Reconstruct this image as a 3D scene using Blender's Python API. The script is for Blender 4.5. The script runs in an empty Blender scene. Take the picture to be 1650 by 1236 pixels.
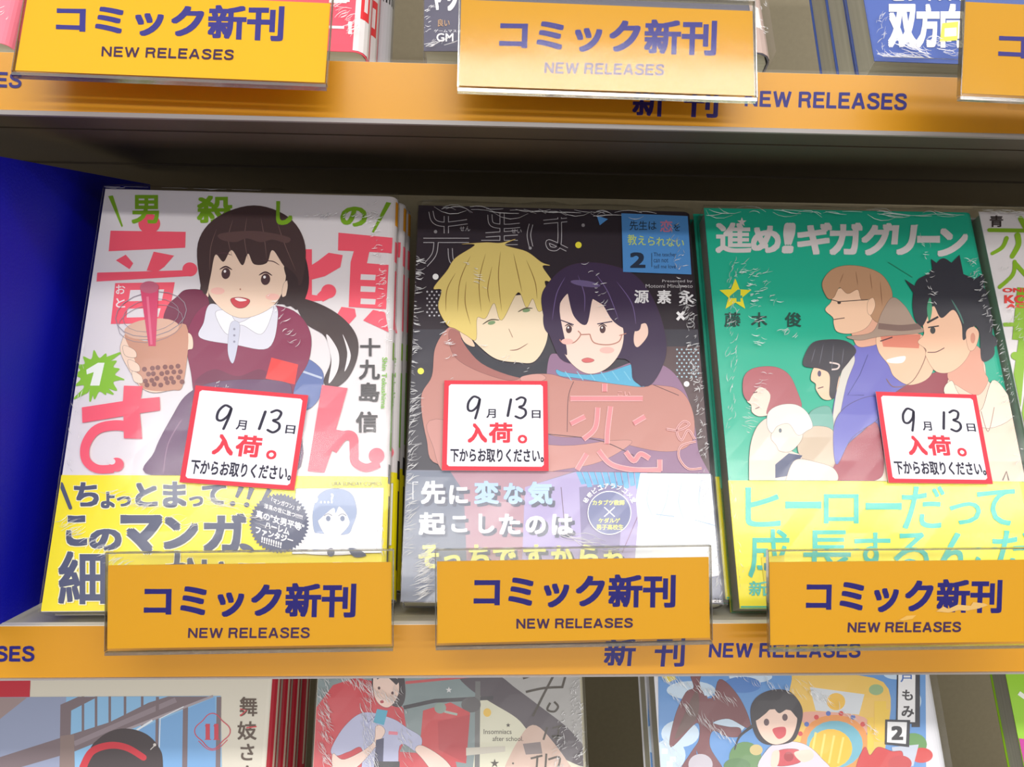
import bpy, bmesh, math, random
import numpy as np
from mathutils import Matrix, Vector
from mathutils.geometry import tessellate_polygon

C = bpy.context.scene.collection
# ------------------------------------------------------------------ camera
FPX = 1500.0
PITCH, YAW, ROLL = math.radians(9.0), math.radians(2.9), 0.0094
Xc = Vector((math.cos(YAW), ROLL, math.sin(YAW))).normalized()      # rack axes seen from the camera
Zc = Vector((0, -math.cos(PITCH), -math.sin(PITCH)))
Zc = (Zc - Xc * Zc.dot(Xc)).normalized()
Yc = Zc.cross(Xc)
W2C = Matrix((Xc, Yc, Zc))                                          # camera (right, down, forward) -> world
CAM = Vector((0, 0, 1.3))
def c2w(v): return W2C @ Vector(v) + CAM
def dirn(v): return W2C @ Vector(v)
cd = bpy.data.cameras.new('camera'); cam = bpy.data.objects.new('camera', cd); C.objects.link(cam)
r, d, f = dirn((1, 0, 0)), dirn((0, 1, 0)), dirn((0, 0, 1))
cam.matrix_world = Matrix(((r.x, -d.x, -f.x, CAM.x), (r.y, -d.y, -f.y, CAM.y), (r.z, -d.z, -f.z, CAM.z), (0, 0, 0, 1)))
cd.sensor_width = 36; cd.lens = FPX / 1650 * 36; cd.clip_start = .01
bpy.context.scene.camera = cam
# ------------------------------------------------------------------ world, lights, exposure
sc = bpy.context.scene
sc.view_settings.view_transform = 'Standard'; sc.view_settings.look = 'None'
sc.view_settings.gamma = 1; sc.view_settings.use_curve_mapping = False
sc.view_settings.exposure = 0.27
sc.cycles.transparent_max_bounces = 32
wd = bpy.data.worlds.new('shop_light'); sc.world = wd; wd.use_nodes = True
bg = wd.node_tree.nodes['Background']; bg.inputs[1].default_value = .62
# the shop around: pale ceiling and shelves above, darker floor below
_t = wd.node_tree.nodes.new('ShaderNodeTexCoord'); _s = wd.node_tree.nodes.new('ShaderNodeSeparateXYZ'); _r = wd.node_tree.nodes.new('ShaderNodeValToRGB')
_r.color_ramp.elements[0].position = .30; _r.color_ramp.elements[0].color = (.20, .17, .14, 1); _r.color_ramp.elements[1].position = .62; _r.color_ramp.elements[1].color = (1, .97, .95, 1)
_m = wd.node_tree.nodes.new('ShaderNodeMath'); _m.operation = 'MULTIPLY_ADD'; _m.inputs[1].default_value = .5; _m.inputs[2].default_value = .5
wd.node_tree.links.new(_t.outputs['Generated'], _s.inputs[0]); wd.node_tree.links.new(_s.outputs[2], _m.inputs[0]); wd.node_tree.links.new(_m.outputs[0], _r.inputs[0]); wd.node_tree.links.new(_r.outputs[0], bg.inputs[0])
def area(name, loc, target, sx, sy, power, col=(1, .975, .95)):
    l = bpy.data.lights.new(name, 'AREA'); l.shape = 'RECTANGLE'; l.size = sx; l.size_y = sy; l.energy = power; l.color = col
    o = bpy.data.objects.new(name, l); C.objects.link(o); o.location = loc
    o.rotation_euler = (Vector(target) - Vector(loc)).to_track_quat('-Z', 'Y').to_euler()
    return o
# rows of ceiling tubes running parallel to the rack, the nearest one almost above the photographer
for nm, y, p in (('ceiling_tube', -1.19, 26), ('ceiling_tube', -3.3, 62), ('ceiling_tube', -5.6, 105)):
    area(nm, (.45, y, 2.65), (.45, y + .55, 1.3), 3.6, .16, p)

# ------------------------------------------------------------------ colour, materials
def lin(c):
    return tuple(((x / 255) / 12.92 if x / 255 <= .04045 else ((x / 255 + .055) / 1.055) ** 2.4) for x in c)
def mat(name, col=None, rough=.5, coat=0., metal=0., bump=None, spec=.5, noise=None, emit=None):
    m = bpy.data.materials.new(name); m.use_nodes = True; nt = m.node_tree; b = nt.nodes['Principled BSDF']
    b.inputs['Roughness'].default_value = rough; b.inputs['Coat Weight'].default_value = coat
    b.inputs['Coat Roughness'].default_value = .12; b.inputs['Metallic'].default_value = metal
    b.inputs['Specular IOR Level'].default_value = spec
    if col: b.inputs['Base Color'].default_value = (*lin(col), 1)
    if noise:
        n = nt.nodes.new('ShaderNodeTexNoise'); n.inputs['Scale'].default_value = noise[0]; n.inputs['Detail'].default_value = 6
        t = nt.nodes.new('ShaderNodeTexCoord'); mp = nt.nodes.new('ShaderNodeMapping'); mp.inputs['Scale'].default_value = noise[2] if len(noise) > 2 else (1, 1, 1)
        nt.links.new(t.outputs['Object'], mp.inputs[0]); nt.links.new(mp.outputs[0], n.inputs['Vector'])
        mx = nt.nodes.new('ShaderNodeMix'); mx.data_type = 'RGBA'
        mx.inputs[6].default_value = (*lin(col), 1); mx.inputs[7].default_value = (*lin(noise[1]), 1)
        nt.links.new(n.outputs[0], mx.inputs[0]); nt.links.new(mx.outputs[2], b.inputs['Base Color'])
    if bump:
        n = nt.nodes.new('ShaderNodeTexNoise'); n.inputs['Scale'].default_value = bump[0]
        t = nt.nodes.new('ShaderNodeTexCoord'); mp = nt.nodes.new('ShaderNodeMapping'); mp.inputs['Scale'].default_value = bump[2] if len(bump) > 2 else (1, 1, 1)
        nt.links.new(t.outputs['Object'], mp.inputs[0]); nt.links.new(mp.outputs[0], n.inputs['Vector'])
        bp = nt.nodes.new('ShaderNodeBump'); bp.inputs['Strength'].default_value = bump[1]; bp.inputs['Distance'].default_value = .001
        nt.links.new(n.outputs[0], bp.inputs['Height']); nt.links.new(bp.outputs[0], b.inputs['Normal'])
    return m
def print_mat(name, rough, coat):
    m = mat(name, (255, 255, 255), rough, coat); nt = m.node_tree
    a = nt.nodes.new('ShaderNodeVertexColor'); a.layer_name = 'ink'
    nt.links.new(a.outputs[0], nt.nodes['Principled BSDF'].inputs['Base Color'])
    nt.nodes['Principled BSDF'].inputs['Coat Roughness'].default_value = .3
    return m
def film(name, base, gl_rough, bump, tint=(1, 1, 1), scale=60, stretch=(1, 1, 1)):
    """clear plastic film: transparent with a fresnel reflection broken up by fine relief"""
    m = bpy.data.materials.new(name); m.use_nodes = True; nt = m.node_tree; nt.nodes.remove(nt.nodes['Principled BSDF'])
    out = nt.nodes['Material Output']
    tr = nt.nodes.new('ShaderNodeBsdfTransparent'); tr.inputs[0].default_value = (*tint, 1)
    g = nt.nodes.new('ShaderNodeBsdfGlossy'); g.inputs['Roughness'].default_value = gl_rough
    lw = nt.nodes.new('ShaderNodeLayerWeight'); lw.inputs['Blend'].default_value = .5
    pw = nt.nodes.new('ShaderNodeMath'); pw.operation = 'POWER'; pw.inputs[1].default_value = 4.5; nt.links.new(lw.outputs['Facing'], pw.inputs[0])
    fr = nt.nodes.new('ShaderNodeMath'); fr.operation = 'MULTIPLY'; fr.inputs[1].default_value = .55; nt.links.new(pw.outputs[0], fr.inputs[0])
    ad = nt.nodes.new('ShaderNodeMath'); ad.operation = 'ADD'; ad.inputs[1].default_value = base; ad.use_clamp = True
    mx = nt.nodes.new('ShaderNodeMixShader')
    nt.links.new(fr.outputs[0], ad.inputs[0]); nt.links.new(ad.outputs[0], mx.inputs[0])
    nt.links.new(tr.outputs[0], mx.inputs[1]); nt.links.new(g.outputs[0], mx.inputs[2]); nt.links.new(mx.outputs[0], out.inputs[0])
    if bump:
        t = nt.nodes.new('ShaderNodeTexCoord'); mp = nt.nodes.new('ShaderNodeMapping'); mp.inputs['Scale'].default_value = stretch
        n = nt.nodes.new('ShaderNodeTexNoise'); n.inputs['Scale'].default_value = scale; n.inputs['Detail'].default_value = 4
        bp = nt.nodes.new('ShaderNodeBump'); bp.inputs['Strength'].default_value = bump; bp.inputs['Distance'].default_value = .0015
        nt.links.new(t.outputs['Object'], mp.inputs[0]); nt.links.new(mp.outputs[0], n.inputs['Vector'])
        nt.links.new(n.outputs[0], bp.inputs['Height']); nt.links.new(bp.outputs[0], g.inputs['Normal'])
    return m
def crease_mat():
    m = bpy.data.materials.new('film_crease'); m.use_nodes = True; nt = m.node_tree; nt.nodes.remove(nt.nodes['Principled BSDF'])
    tr = nt.nodes.new('ShaderNodeBsdfTransparent'); g = nt.nodes.new('ShaderNodeBsdfGlossy'); g.inputs['Roughness'].default_value = .35
    df = nt.nodes.new('ShaderNodeBsdfDiffuse'); df.inputs[0].default_value = (.9, .9, .92, 1)
    a = nt.nodes.new('ShaderNodeMixShader'); a.inputs[0].default_value = .55
    b = nt.nodes.new('ShaderNodeMixShader'); b.inputs[0].default_value = .55
    nt.links.new(df.outputs[0], a.inputs[1]); nt.links.new(g.outputs[0], a.inputs[2])
    nt.links.new(tr.outputs[0], b.inputs[1]); nt.links.new(a.outputs[0], b.inputs[2]); nt.links.new(b.outputs[0], nt.nodes['Material Output'].inputs[0])
    return m
PRINT = print_mat('cover_ink', .42, .12)
PAPER = print_mat('matt_paper_ink', .75, 0)
INSERT = print_mat('card_ink', .5, 0); INSERT.node_tree.nodes['Principled BSDF'].inputs['Specular IOR Level'].default_value = .15
M_pages = mat('page_edges', (206, 204, 186), .9, noise=(900, (172, 170, 152), (.02, 1, .02)))
M_wrap = film('shrink_film', .032, .17, .10, scale=22, stretch=(1, 1, 1.6))
M_acry = film('clear_acrylic', .020, .10, .10, (.975, .975, .96), 25)
M_cover = film('strip_cover', .010, .34, 0)
M_edge = film('acrylic_edge', .30, .15, 0, (.62, .60, .52))
M_crease = crease_mat()
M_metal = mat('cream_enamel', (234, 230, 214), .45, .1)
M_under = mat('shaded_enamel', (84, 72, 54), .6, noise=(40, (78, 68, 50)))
M_back = mat('beige_back_panel', (148, 138, 112), .65, noise=(300, (134, 124, 100)))
M_blue = mat('blue_board', (8, 14, 190), .55, 0, bump=(900, .15), spec=.25)
M_rail = mat('grey_rail', (165, 160, 158), .35)
COVER = {}
def cover_mat(col):
    if col not in COVER: COVER[col] = mat('jacket_paper', col, .38, .25)
    return COVER[col]

# ------------------------------------------------------------------ object helpers
def link(o, parent=None):
    C.objects.link(o)
    if parent: o.parent = parent
    return o
def mesh(name, vs, fs, m, parent=None, smooth=False):
    me = bpy.data.meshes.new(name); me.from_pydata([tuple(v) for v in vs], [], fs); me.materials.append(m); me.update()
    if smooth: me.shade_smooth()
    bm = bmesh.new(); bm.from_mesh(me); bmesh.ops.recalc_face_normals(bm, faces=bm.faces); bm.to_mesh(me); bm.free()
    return link(bpy.data.objects.new(name, me), parent)
def tag(o, label=None, cat=None, group=None, kind=None):
    if label: o['label'] = label
    if cat: o['category'] = cat
    if group: o['group'] = group
    if kind: o['kind'] = kind
    return o
def empty(name, mw):
    o = bpy.data.objects.new(name, None); o.empty_display_size = .02; C.objects.link(o); o.matrix_world = mw; return o
def copy_tree(root, mw):
    c = root.copy(); C.objects.link(c); c.matrix_world = mw
    def rec(a, b):
        for ch in [k for k in bpy.data.objects if k.parent == a]:
            n = ch.copy(); C.objects.link(n); n.parent = b
            rec(ch, n)
    rec(root, c)
    return c
def box(name, x0, x1, y0, y1, z0, z1, m, parent=None, bevel=0):
    vs = [(x, y, z) for z in (z0, z1) for y in (y0, y1) for x in (x0, x1)]
    fs = [(0, 1, 3, 2), (4, 6, 7, 5), (0, 4, 5, 1), (2, 3, 7, 6), (0, 2, 6, 4), (1, 5, 7, 3)]
    o = mesh(name, vs, fs, m, parent)
    if bevel:
        bm = bmesh.new(); bm.from_mesh(o.data); bmesh.ops.bevel(bm, geom=bm.edges[:], offset=bevel, segments=2, affect='EDGES'); bm.to_mesh(o.data); bm.free()
    return o
def extrude(name, prof, x0, x1, m, parent=None, axis='x', smooth=False):
    """closed profile of (a, b) pairs; axis x: points (y, z); axis z: points (x, y)"""
    n = len(prof)
    P = (lambda t, p: (t, p[0], p[1])) if axis == 'x' else (lambda t, p: (p[0], p[1], t))
    vs = [P(x0, p) for p in prof] + [P(x1, p) for p in prof]
    fs = [(i, (i + 1) % n, n + (i + 1) % n, n + i) for i in range(n)]
    vs2 = [Vector((p[0], p[1], 0)) for p in prof]
    for t in tessellate_polygon([vs2]): fs.append(tuple(t)); fs.append(tuple(n + i for i in reversed(t)))
    return mesh(name, vs, fs, m, parent, smooth)

# ------------------------------------------------------------------ flat print: shapes laid on a real surface
RES = {}
def glyphs(s, bold):
    k = (s, bold)
    if k not in RES:
        c = bpy.data.curves.new('t', 'FONT'); c.body = s; c.size = 1; c.resolution_u = 3; c.offset = bold
        o = bpy.data.objects.new('t', c); C.objects.link(o)
        bpy.context.view_layer.update()
        m = bpy.data.meshes.new_from_object(o.evaluated_get(bpy.context.evaluated_depsgraph_get()))
        v = np.array([(p.co.x, p.co.y) for p in m.vertices]); m.calc_loop_triangles()
        t = [tuple(x.vertices) for x in m.loop_triangles]
        bpy.data.objects.remove(o); bpy.data.curves.remove(c); bpy.data.meshes.remove(m)
        RES[k] = (v, t)
    return RES[k]
def smooth_loop(pts, n=6, closed=True):
    out = []; N = len(pts)
    rng = range(N) if closed else range(N - 1)
    for i in rng:
        if closed: p = [np.array(pts[(i + j) % N], float) for j in (-1, 0, 1, 2)]
        else: p = [np.array(pts[min(max(i + j, 0), N - 1)], float) for j in (-1, 0, 1, 2)]
        for k in range(n):
            t = k / n
            out.append(tuple(.5 * ((2 * p[1]) + (-p[0] + p[2]) * t + (2 * p[0] - 5 * p[1] + 4 * p[2] - p[3]) * t * t + (-p[0] + 3 * p[1] - 3 * p[2] + p[3]) * t ** 3)))
    if not closed: out.append(tuple(pts[-1]))
    return out
def clip_tri(tri, x0, x1, z0, z1):
    poly = tri
    for ax, lim, sg in ((0, x0, 1), (0, x1, -1), (1, z0, 1), (1, z1, -1)):
        out = []
        for i in range(len(poly)):
            a, b = poly[i], poly[(i + 1) % len(poly)]
            da, db = (a[ax] - lim) * sg, (b[ax] - lim) * sg
            if da >= 0: out.append(a)
            if (da >= 0) != (db >= 0):
                t = da / (da - db); out.append((a[0] + (b[0] - a[0]) * t, a[1] + (b[1] - a[1]) * t))
        poly = out
        if not poly: return poly
    return poly
class Ink:
    """printed shapes on the plane y = y0 of an object frame; the layout is read off the photograph once
    (crop scale s, crop origin o) and stored as points of that surface"""
    STEP = 4e-6
    def __init__(self, mw, rect, y0=-.0002):
        self.inv = mw.inverted(); self.mw = mw; self.rect = rect; self.y0 = y0; self.n = 0
        self.v = []; self.f = []; self.c = []; self.s = 1; self.ox = self.oy = 0
        self.o_loc = self.inv @ CAM; self.warp = None
    def view(self, s, ox, oy): self.s, self.ox, self.oy = s, ox, oy; return self
    def loc(self, x, y):
        if self.warp: return self.warp(x, y)
        px, py = x / self.s + self.ox, y / self.s + self.oy
        dl = self.inv.to_3x3() @ dirn(((px - 825) / FPX, (py - 618) / FPX, 1))
        t = -self.o_loc.y / dl.y
        p = self.o_loc + dl * t
        return (p.x, p.z)
    def tris(self, pts, tri, col, lift=0.):
        q = [self.loc(*p) for p in pts]; x0, x1, z0, z1 = self.rect
        y = self.y0 - self.n * self.STEP - lift; self.n += 1; cl = lin(col)
        ins = [x0 <= a[0] <= x1 and z0 <= a[1] <= z1 for a in q]
        base = len(self.v)
        if all(ins):
            self.v += [(a[0], y, a[1]) for a in q]
            for t in tri: self.f.append(tuple(base + i for i in t)); self.c.append(cl)
            return
        for t in tri:
            if not any(ins[i] for i in t) and False: continue
            pl = clip_tri([q[i] for i in t], *self.rect)
            if len(pl) < 3: continue
            b = len(self.v); self.v += [(a[0], y, a[1]) for a in pl]
            self.f.append(tuple(range(b, b + len(pl)))); self.c.append(cl)
    def poly(self, pts, col, sm=False):
        if sm: pts = smooth_loop(pts)
        t = tessellate_polygon([[Vector((p[0], p[1], 0)) for p in pts]])
        self.tris(pts, [tuple(x) for x in t], col)
    def blob(self, pts, col): self.poly(pts, col, True)
    def blobo(self, pts, col, w=2, oc=(70, 45, 55)):
        lp = smooth_loop(pts); self.line(lp + lp[:1], w, oc); self.n -= 0; self.poly(lp, col)
    def ell(self, cx, cy, rx, ry, col, rot=0, n=22):
        a = math.radians(rot)
        self.poly([(cx + rx * math.cos(t) * math.cos(a) - ry * math.sin(t) * math.sin(a), cy + rx * math.cos(t) * math.sin(a) + ry * math.sin(t) * math.cos(a))
                   for t in (2 * math.pi * i / n for i in range(n))], col)
    def line(self, pts, w, col, sm=False, taper=0, cap=False):
        if sm: pts = smooth_loop(pts, 6, False)
        N = len(pts); L = []; R = []
        for i, p in enumerate(pts):
            a = pts[max(i - 1, 0)]; b = pts[min(i + 1, N - 1)]
            dx, dy = b[0] - a[0], b[1] - a[1]; l = math.hypot(dx, dy) or 1
            t = i / (N - 1); ww = (w[0] + (w[1] - w[0]) * t if isinstance(w, tuple) else w) / 2
            if taper: ww *= max(.12, math.sin(math.pi * min(1, max(0, t))) ** taper)
            L.append((p[0] - dy / l * ww, p[1] + dx / l * ww)); R.append((p[0] + dy / l * ww, p[1] - dx / l * ww))
        pp = L + R; tri = []
        for i in range(N - 1): tri += [(i, i + 1, N + i + 1), (i, N + i + 1, N + i)]
        self.tris(pp, tri, col)
        if cap:
            w0 = w[0] if isinstance(w, tuple) else w; w1 = w[1] if isinstance(w, tuple) else w
            self.ell(*pts[0], w0 / 2, w0 / 2, col, n=10); self.ell(*pts[-1], w1 / 2, w1 / 2, col, n=10)
    def text(self, s, q, col, bold=0.):
        """q: box x0,y0,x1,y1 or four corners TL,TR,BR,BL; glyph bounds fill it"""
        if len(q) == 4 and not isinstance(q[0], tuple): q = ((q[0], q[1]), (q[2], q[1]), (q[2], q[3]), (q[0], q[3]))
        v, t = glyphs(s, 0.)
        if not len(v): return
        bold *= .8; nd = 0 if not bold else (8 if bold > .018 else 4)      # heavier weight: the outline overprinted around itself
        sh = [(0., 0.)] + [(bold * x, bold * y) for x, y in ((-1, -1), (1, -1), (1, 1), (-1, 1), (0, -1), (1, 0), (0, 1), (-1, 0))[:nd]]
        mn, mxx = v.min(0) - bold, v.max(0) + bold
        q = np.array(q, float); n0 = self.n
        for j, d_ in enumerate(sh):
            uv = (v + np.array(d_) - mn) / np.maximum(mxx - mn, 1e-6); uv[:, 1] = 1 - uv[:, 1]; u, w = uv[:, :1], uv[:, 1:]
            P = q[0] * (1 - u) * (1 - w) + q[1] * u * (1 - w) + q[2] * u * w + q[3] * (1 - u) * w
            self.n = n0; self.tris([tuple(p) for p in P], t, col, j * 1.2e-6)
        self.n = n0 + 1 + (len(sh) + 2) // 4
    SANS = {'N': (.80, [[(.10, 1), (.10, 0)], [(.12, .06), (.68, .94)], [(.70, 1), (.70, 0)]]), 'E': (.70, [[(.10, 1), (.10, 0)], [(.1, .085), (.68, .085)], [(.1, .485), (.63, .485)], [(.1, .915), (.70, .915)]]),
            'W': (1.12, [[(.09, 0), (.32, 1)], [(.32, .98), (.56, .04)], [(.56, .04), (.80, .98)], [(.80, 1), (1.03, 0)]]), 'L': (.62, [[(.10, 1), (.10, 0)], [(.1, .915), (.62, .915)]]),
            'R': (.78, [[(.10, 1), (.10, 0)], [(.1, .085), (.45, .085), (.60, .11), (.67, .27), (.60, .44), (.45, .50), (.1, .50)], [(.48, .50), (.60, .60), (.63, .82), (.70, 1)]]),
            'A': (.84, [[(.09, 1), (.40, .02)], [(.44, .02), (.75, 1)], [(.22, .70), (.62, .70)]]),
            'S': (.74, [[(.64, .30), (.58, .12), (.37, .075), (.15, .14), (.13, .32), (.32, .45), (.52, .52), (.66, .66), (.60, .86), (.37, .93), (.14, .87), (.07, .68)]]), ' ': (.22, [])}
    def sans(self, s, q, col, w=.20):
        """bold upright grotesque capitals built from strokes, fitted to the corner box q"""
        q = np.array(q, float); tot = sum(self.SANS[c][0] + .11 for c in s) - .11; x = 0; hgt = np.linalg.norm(q[3] - q[0])
        for ch in s:
            for st_ in self.SANS[ch][1]:
                P = [tuple(q[0] * (1 - u) * (1 - v) + q[1] * u * (1 - v) + q[2] * u * v + q[3] * (1 - u) * v) for u, v in (((x + a) / tot, b) for a, b in st_)]
                self.line(P, w * hgt, col, len(P) > 2)
            x += self.SANS[ch][0] + .11
    def column(self, s, x, y, size, step, col, bold=0., dx=0):
        for i, ch in enumerate(s): self.text(ch, (x - size / 2 + dx * i, y + i * step - size / 2, x + size / 2 + dx * i, y + i * step + size / 2), col, bold)
    def build(self, name, m, parent):
        if not self.f: return None
        me = bpy.data.meshes.new(name); me.from_pydata(self.v, [], self.f); me.materials.append(m)
        a = me.color_attributes.new('ink', 'FLOAT_COLOR', 'CORNER'); k = 0
        buf = []
        for p, cl in zip(me.polygons, self.c): buf += [*cl, 1.] * p.loop_total
        a.data.foreach_set('color', buf); me.update()
        self.v, self.f, self.c = [], [], []
        return link(bpy.data.objects.new(name, me), parent)

# ------------------------------------------------------------------ poses
def frame(org, ux, up):
    ux = Vector(ux).normalized(); up = Vector(up); up = (up - ux * up.dot(ux)).normalized(); yn = up.cross(ux)
    M = Matrix((ux, yn, up)).transposed().to_4x4(); M.translation = Vector(org); return M
def pose_fit(p, H):
    """solved camera-space pose of a front cover -> frame with the origin at its bottom centre"""
    a, b, c = p[:3]; ca, sa, cb, sb, cc, s_ = math.cos(a), math.sin(a), math.cos(b), math.sin(b), math.cos(c), math.sin(c)
    R = Matrix(((cc, -s_, 0), (s_, cc, 0), (0, 0, 1))) @ Matrix(((cb, 0, sb), (0, 1, 0), (-sb, 0, cb))) @ Matrix(((1, 0, 0), (0, ca, -sa), (0, sa, ca)))
    u = R @ Vector((1, 0, 0)); v = R @ Vector((0, 1, 0)); o = R @ Vector((0, H / 2, 0)) + Vector(p[3:6])
    return frame(c2w(o), dirn(u), dirn(-v))
def pose_edge(pl, pr, W, lean, H=0., top=False, tilt=0.):
    """left and right pixel of one horizontal edge of width W, leaning back by `lean` degrees"""
    ux = Xc.copy(); sl = (pr[1] - pl[1]) / (pr[0] - pl[0])
    ux = Vector((ux.x, sl, ux.z)).normalized()
    xl, xr, yl = (pl[0] - 825) / FPX, (pr[0] - 825) / FPX, (pl[1] - 618) / FPX
    Z = W * (ux.x - xr * ux.z) / (xr - xl)
    o = Vector((xl * Z, yl * Z, Z)) + ux * W / 2
    L = math.radians(lean)
    M = frame(c2w(o), dirn(ux), (0, math.sin(L), math.cos(L)))
    if top: M = M @ Matrix.Translation((0, 0, -H))
    return M
def hit(px, py, p0, n):
    dd = dirn(((px - 825) / FPX, (py - 618) / FPX, 1)); t = (Vector(p0) - CAM).dot(Vector(n)) / dd.dot(Vector(n)); return CAM + dd * t

# ------------------------------------------------------------------ books
def jacket(W, H, t, col, parent, z0=0., z1=None, name='dust_jacket', grow=0., m=None):
    z1 = H if z1 is None else z1; w = W / 2; g = grow; th = .0004 + g
    rr = t * .32
    out = [(-w - .0002 * bool(g), -g), (w - rr, -g)] + [(w - rr + (rr + g) * math.sin(a), rr - (rr + g) * math.cos(a)) for a in (math.radians(x) for x in (15, 30, 45, 60, 75, 90))] + \
          [(w - rr + (rr + g) * math.cos(a), t - rr + (rr + g) * math.sin(a)) for a in (math.radians(x) for x in (0, 15, 30, 45, 60, 75, 90))] + [(-w - .0002 * bool(g), t + g)]
    q = .00035
    inn = [(-w, t - q), (w - rr, t - q)] + [(w - rr + (rr - q) * math.cos(a), t - rr + (rr - q) * math.sin(a)) for a in (math.radians(x) for x in (75, 45, 15))] + \
          [(w - rr + (rr - q) * math.cos(a), rr - (rr - q) * math.sin(a)) for a in (math.radians(x) for x in (15, 45, 75))] + [(w - rr, q), (-w, q)]
    return extrude(name, out + inn, z0, z1, m or cover_mat(col), parent, 'z')
def make_book(name, M, W, H, t, col, obi=None):
    root = empty(name, M); w = W / 2
    jacket(W, H, t, col, root)
    rr = t * .32
    prof = [(-w + .0008, .0005), (w - rr, .0005), (w - rr * .5, .0012), (w - .0008, rr), (w - .0008, t - rr), (w - rr * .5, t - .0012), (w - rr, t - .0005), (-w + .0008, t - .0005)]
    extrude('page_block', prof, .0006, H - .001, M_pages, root, 'z')
    if obi: jacket(W, H, t, obi[1], root, .0002, obi[0], 'belly_band', .00018)
    return root
def wrap(root, W, H, t, flap=.004, seed=0):
    w = W / 2 + .0004; f, b = -.0019, t + .0006; z0, z1 = -.0006, H + .0006
    rnd = random.Random(seed); nx, nz = 14, 18; vs = []; fs = []
    ring = []
    # shell: a closed tube around the book with pinched seams above and below
    rows = [(z0 + (z1 - z0) * k / nz, 0, 0) for k in range(nz + 1)] + [(H + flap, .8, 1)]
    per = [(-w + 2 * w * i / nx, f, 0) for i in range(nx + 1)] + [(w, f + (b - f) * k / 3, 1) for k in (1, 2)] + [(w - 2 * w * i / nx, b, 2) for i in range(nx + 1)] + [(-w, b - (b - f) * k / 3, 3) for k in (1, 2)]
    n = len(per)
    for ri, (z, pin, j) in enumerate(rows):
        for (x, y, s) in per:
            yy = y * (1 - pin) + (t / 2) * pin; zz = z
            if j: zz += rnd.uniform(-.0012, .0012); x = x * .97
            else: yy += (rnd.uniform(-.00018, .0001) if s == 0 else rnd.uniform(-.0001, .0002) if s == 2 else 0)
            vs.append((x, yy, zz))
    for r_ in range(len(rows) - 1):
        for i in range(n): fs.append((r_ * n + i, r_ * n + (i + 1) % n, (r_ + 1) * n + (i + 1) % n, (r_ + 1) * n + i))
    fs.append(tuple(range(n))); fs.append(tuple((len(rows) - 1) * n + i for i in range(n)))
    return mesh('shrink_wrap', vs, fs, M_wrap, root)
def creases(root, M, specs, seed=1, y=-.00215, H=.182):
    """short raised creases of film; spec: (x0, y0, x1, y1, count, length, angle, spread, width) in photo pixels of the cover plane"""
    rnd = random.Random(seed); k = Ink(M, (-1, 1, -1, 1)); vs = []; fs = []; hw = .0638; HC = H
    for (x0, y0, x1, y1, n, ln, ang, spr, wd_) in specs:
        for _ in range(n):
            u = rnd.random(); cx = x0 + (x1 - x0) * u + rnd.uniform(-9, 9); cy = y0 + (y1 - y0) * u + rnd.uniform(-4, 4)
            a = math.radians(ang + rnd.gauss(0, spr)); l = ln * rnd.uniform(.3, .95); bend = rnd.uniform(-.2, .2) * l
            w0 = wd_ * rnd.uniform(.35, .95); b = len(vs); m = 5
            for i in range(m):
                t = i / (m - 1) - .5; px = cx + math.cos(a) * l * t - math.sin(a) * bend * (.25 - t * t) * 4; py = cy + math.sin(a) * l * t + math.cos(a) * bend * (.25 - t * t) * 4
                ww = w0 * math.sin(math.pi * (.08 + .84 * i / (m - 1)))
                for s, h in ((-1, 0), (0, 1), (1, 0)):
                    q = k.loc(px - math.sin(a) * ww * s / 2, py + math.cos(a) * ww * s / 2); q = (min(max(q[0], -hw), hw), min(max(q[1], 0), HC))
                    vs.append((q[0], y - h * .00022, q[1]))
            for i in range(m - 1):
                for j in (0, 1): fs.append((b + i * 3 + j, b + i * 3 + j + 1, b + i * 3 + 4 + j, b + i * 3 + 3 + j))
    o = mesh('film_creases', vs, fs, M_crease, root, True); return tag(o, kind='stuff')
def stack(root, M, t, labels, group, shifts, rise=.40):
    tag(root, labels[0], 'book', group)
    for lb, (k, dx) in zip(labels[1:], shifts):
        c = copy_tree(root, M @ Matrix.Translation((dx, k * (t + .0008), k * t * rise)))
        for ch in [o for o in bpy.data.objects if o.parent == c and o.name.startswith(('film_creases', 'shrink_wrap'))]: bpy.data.objects.remove(ch)
        tag(c, lb, 'book', group)

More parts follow.
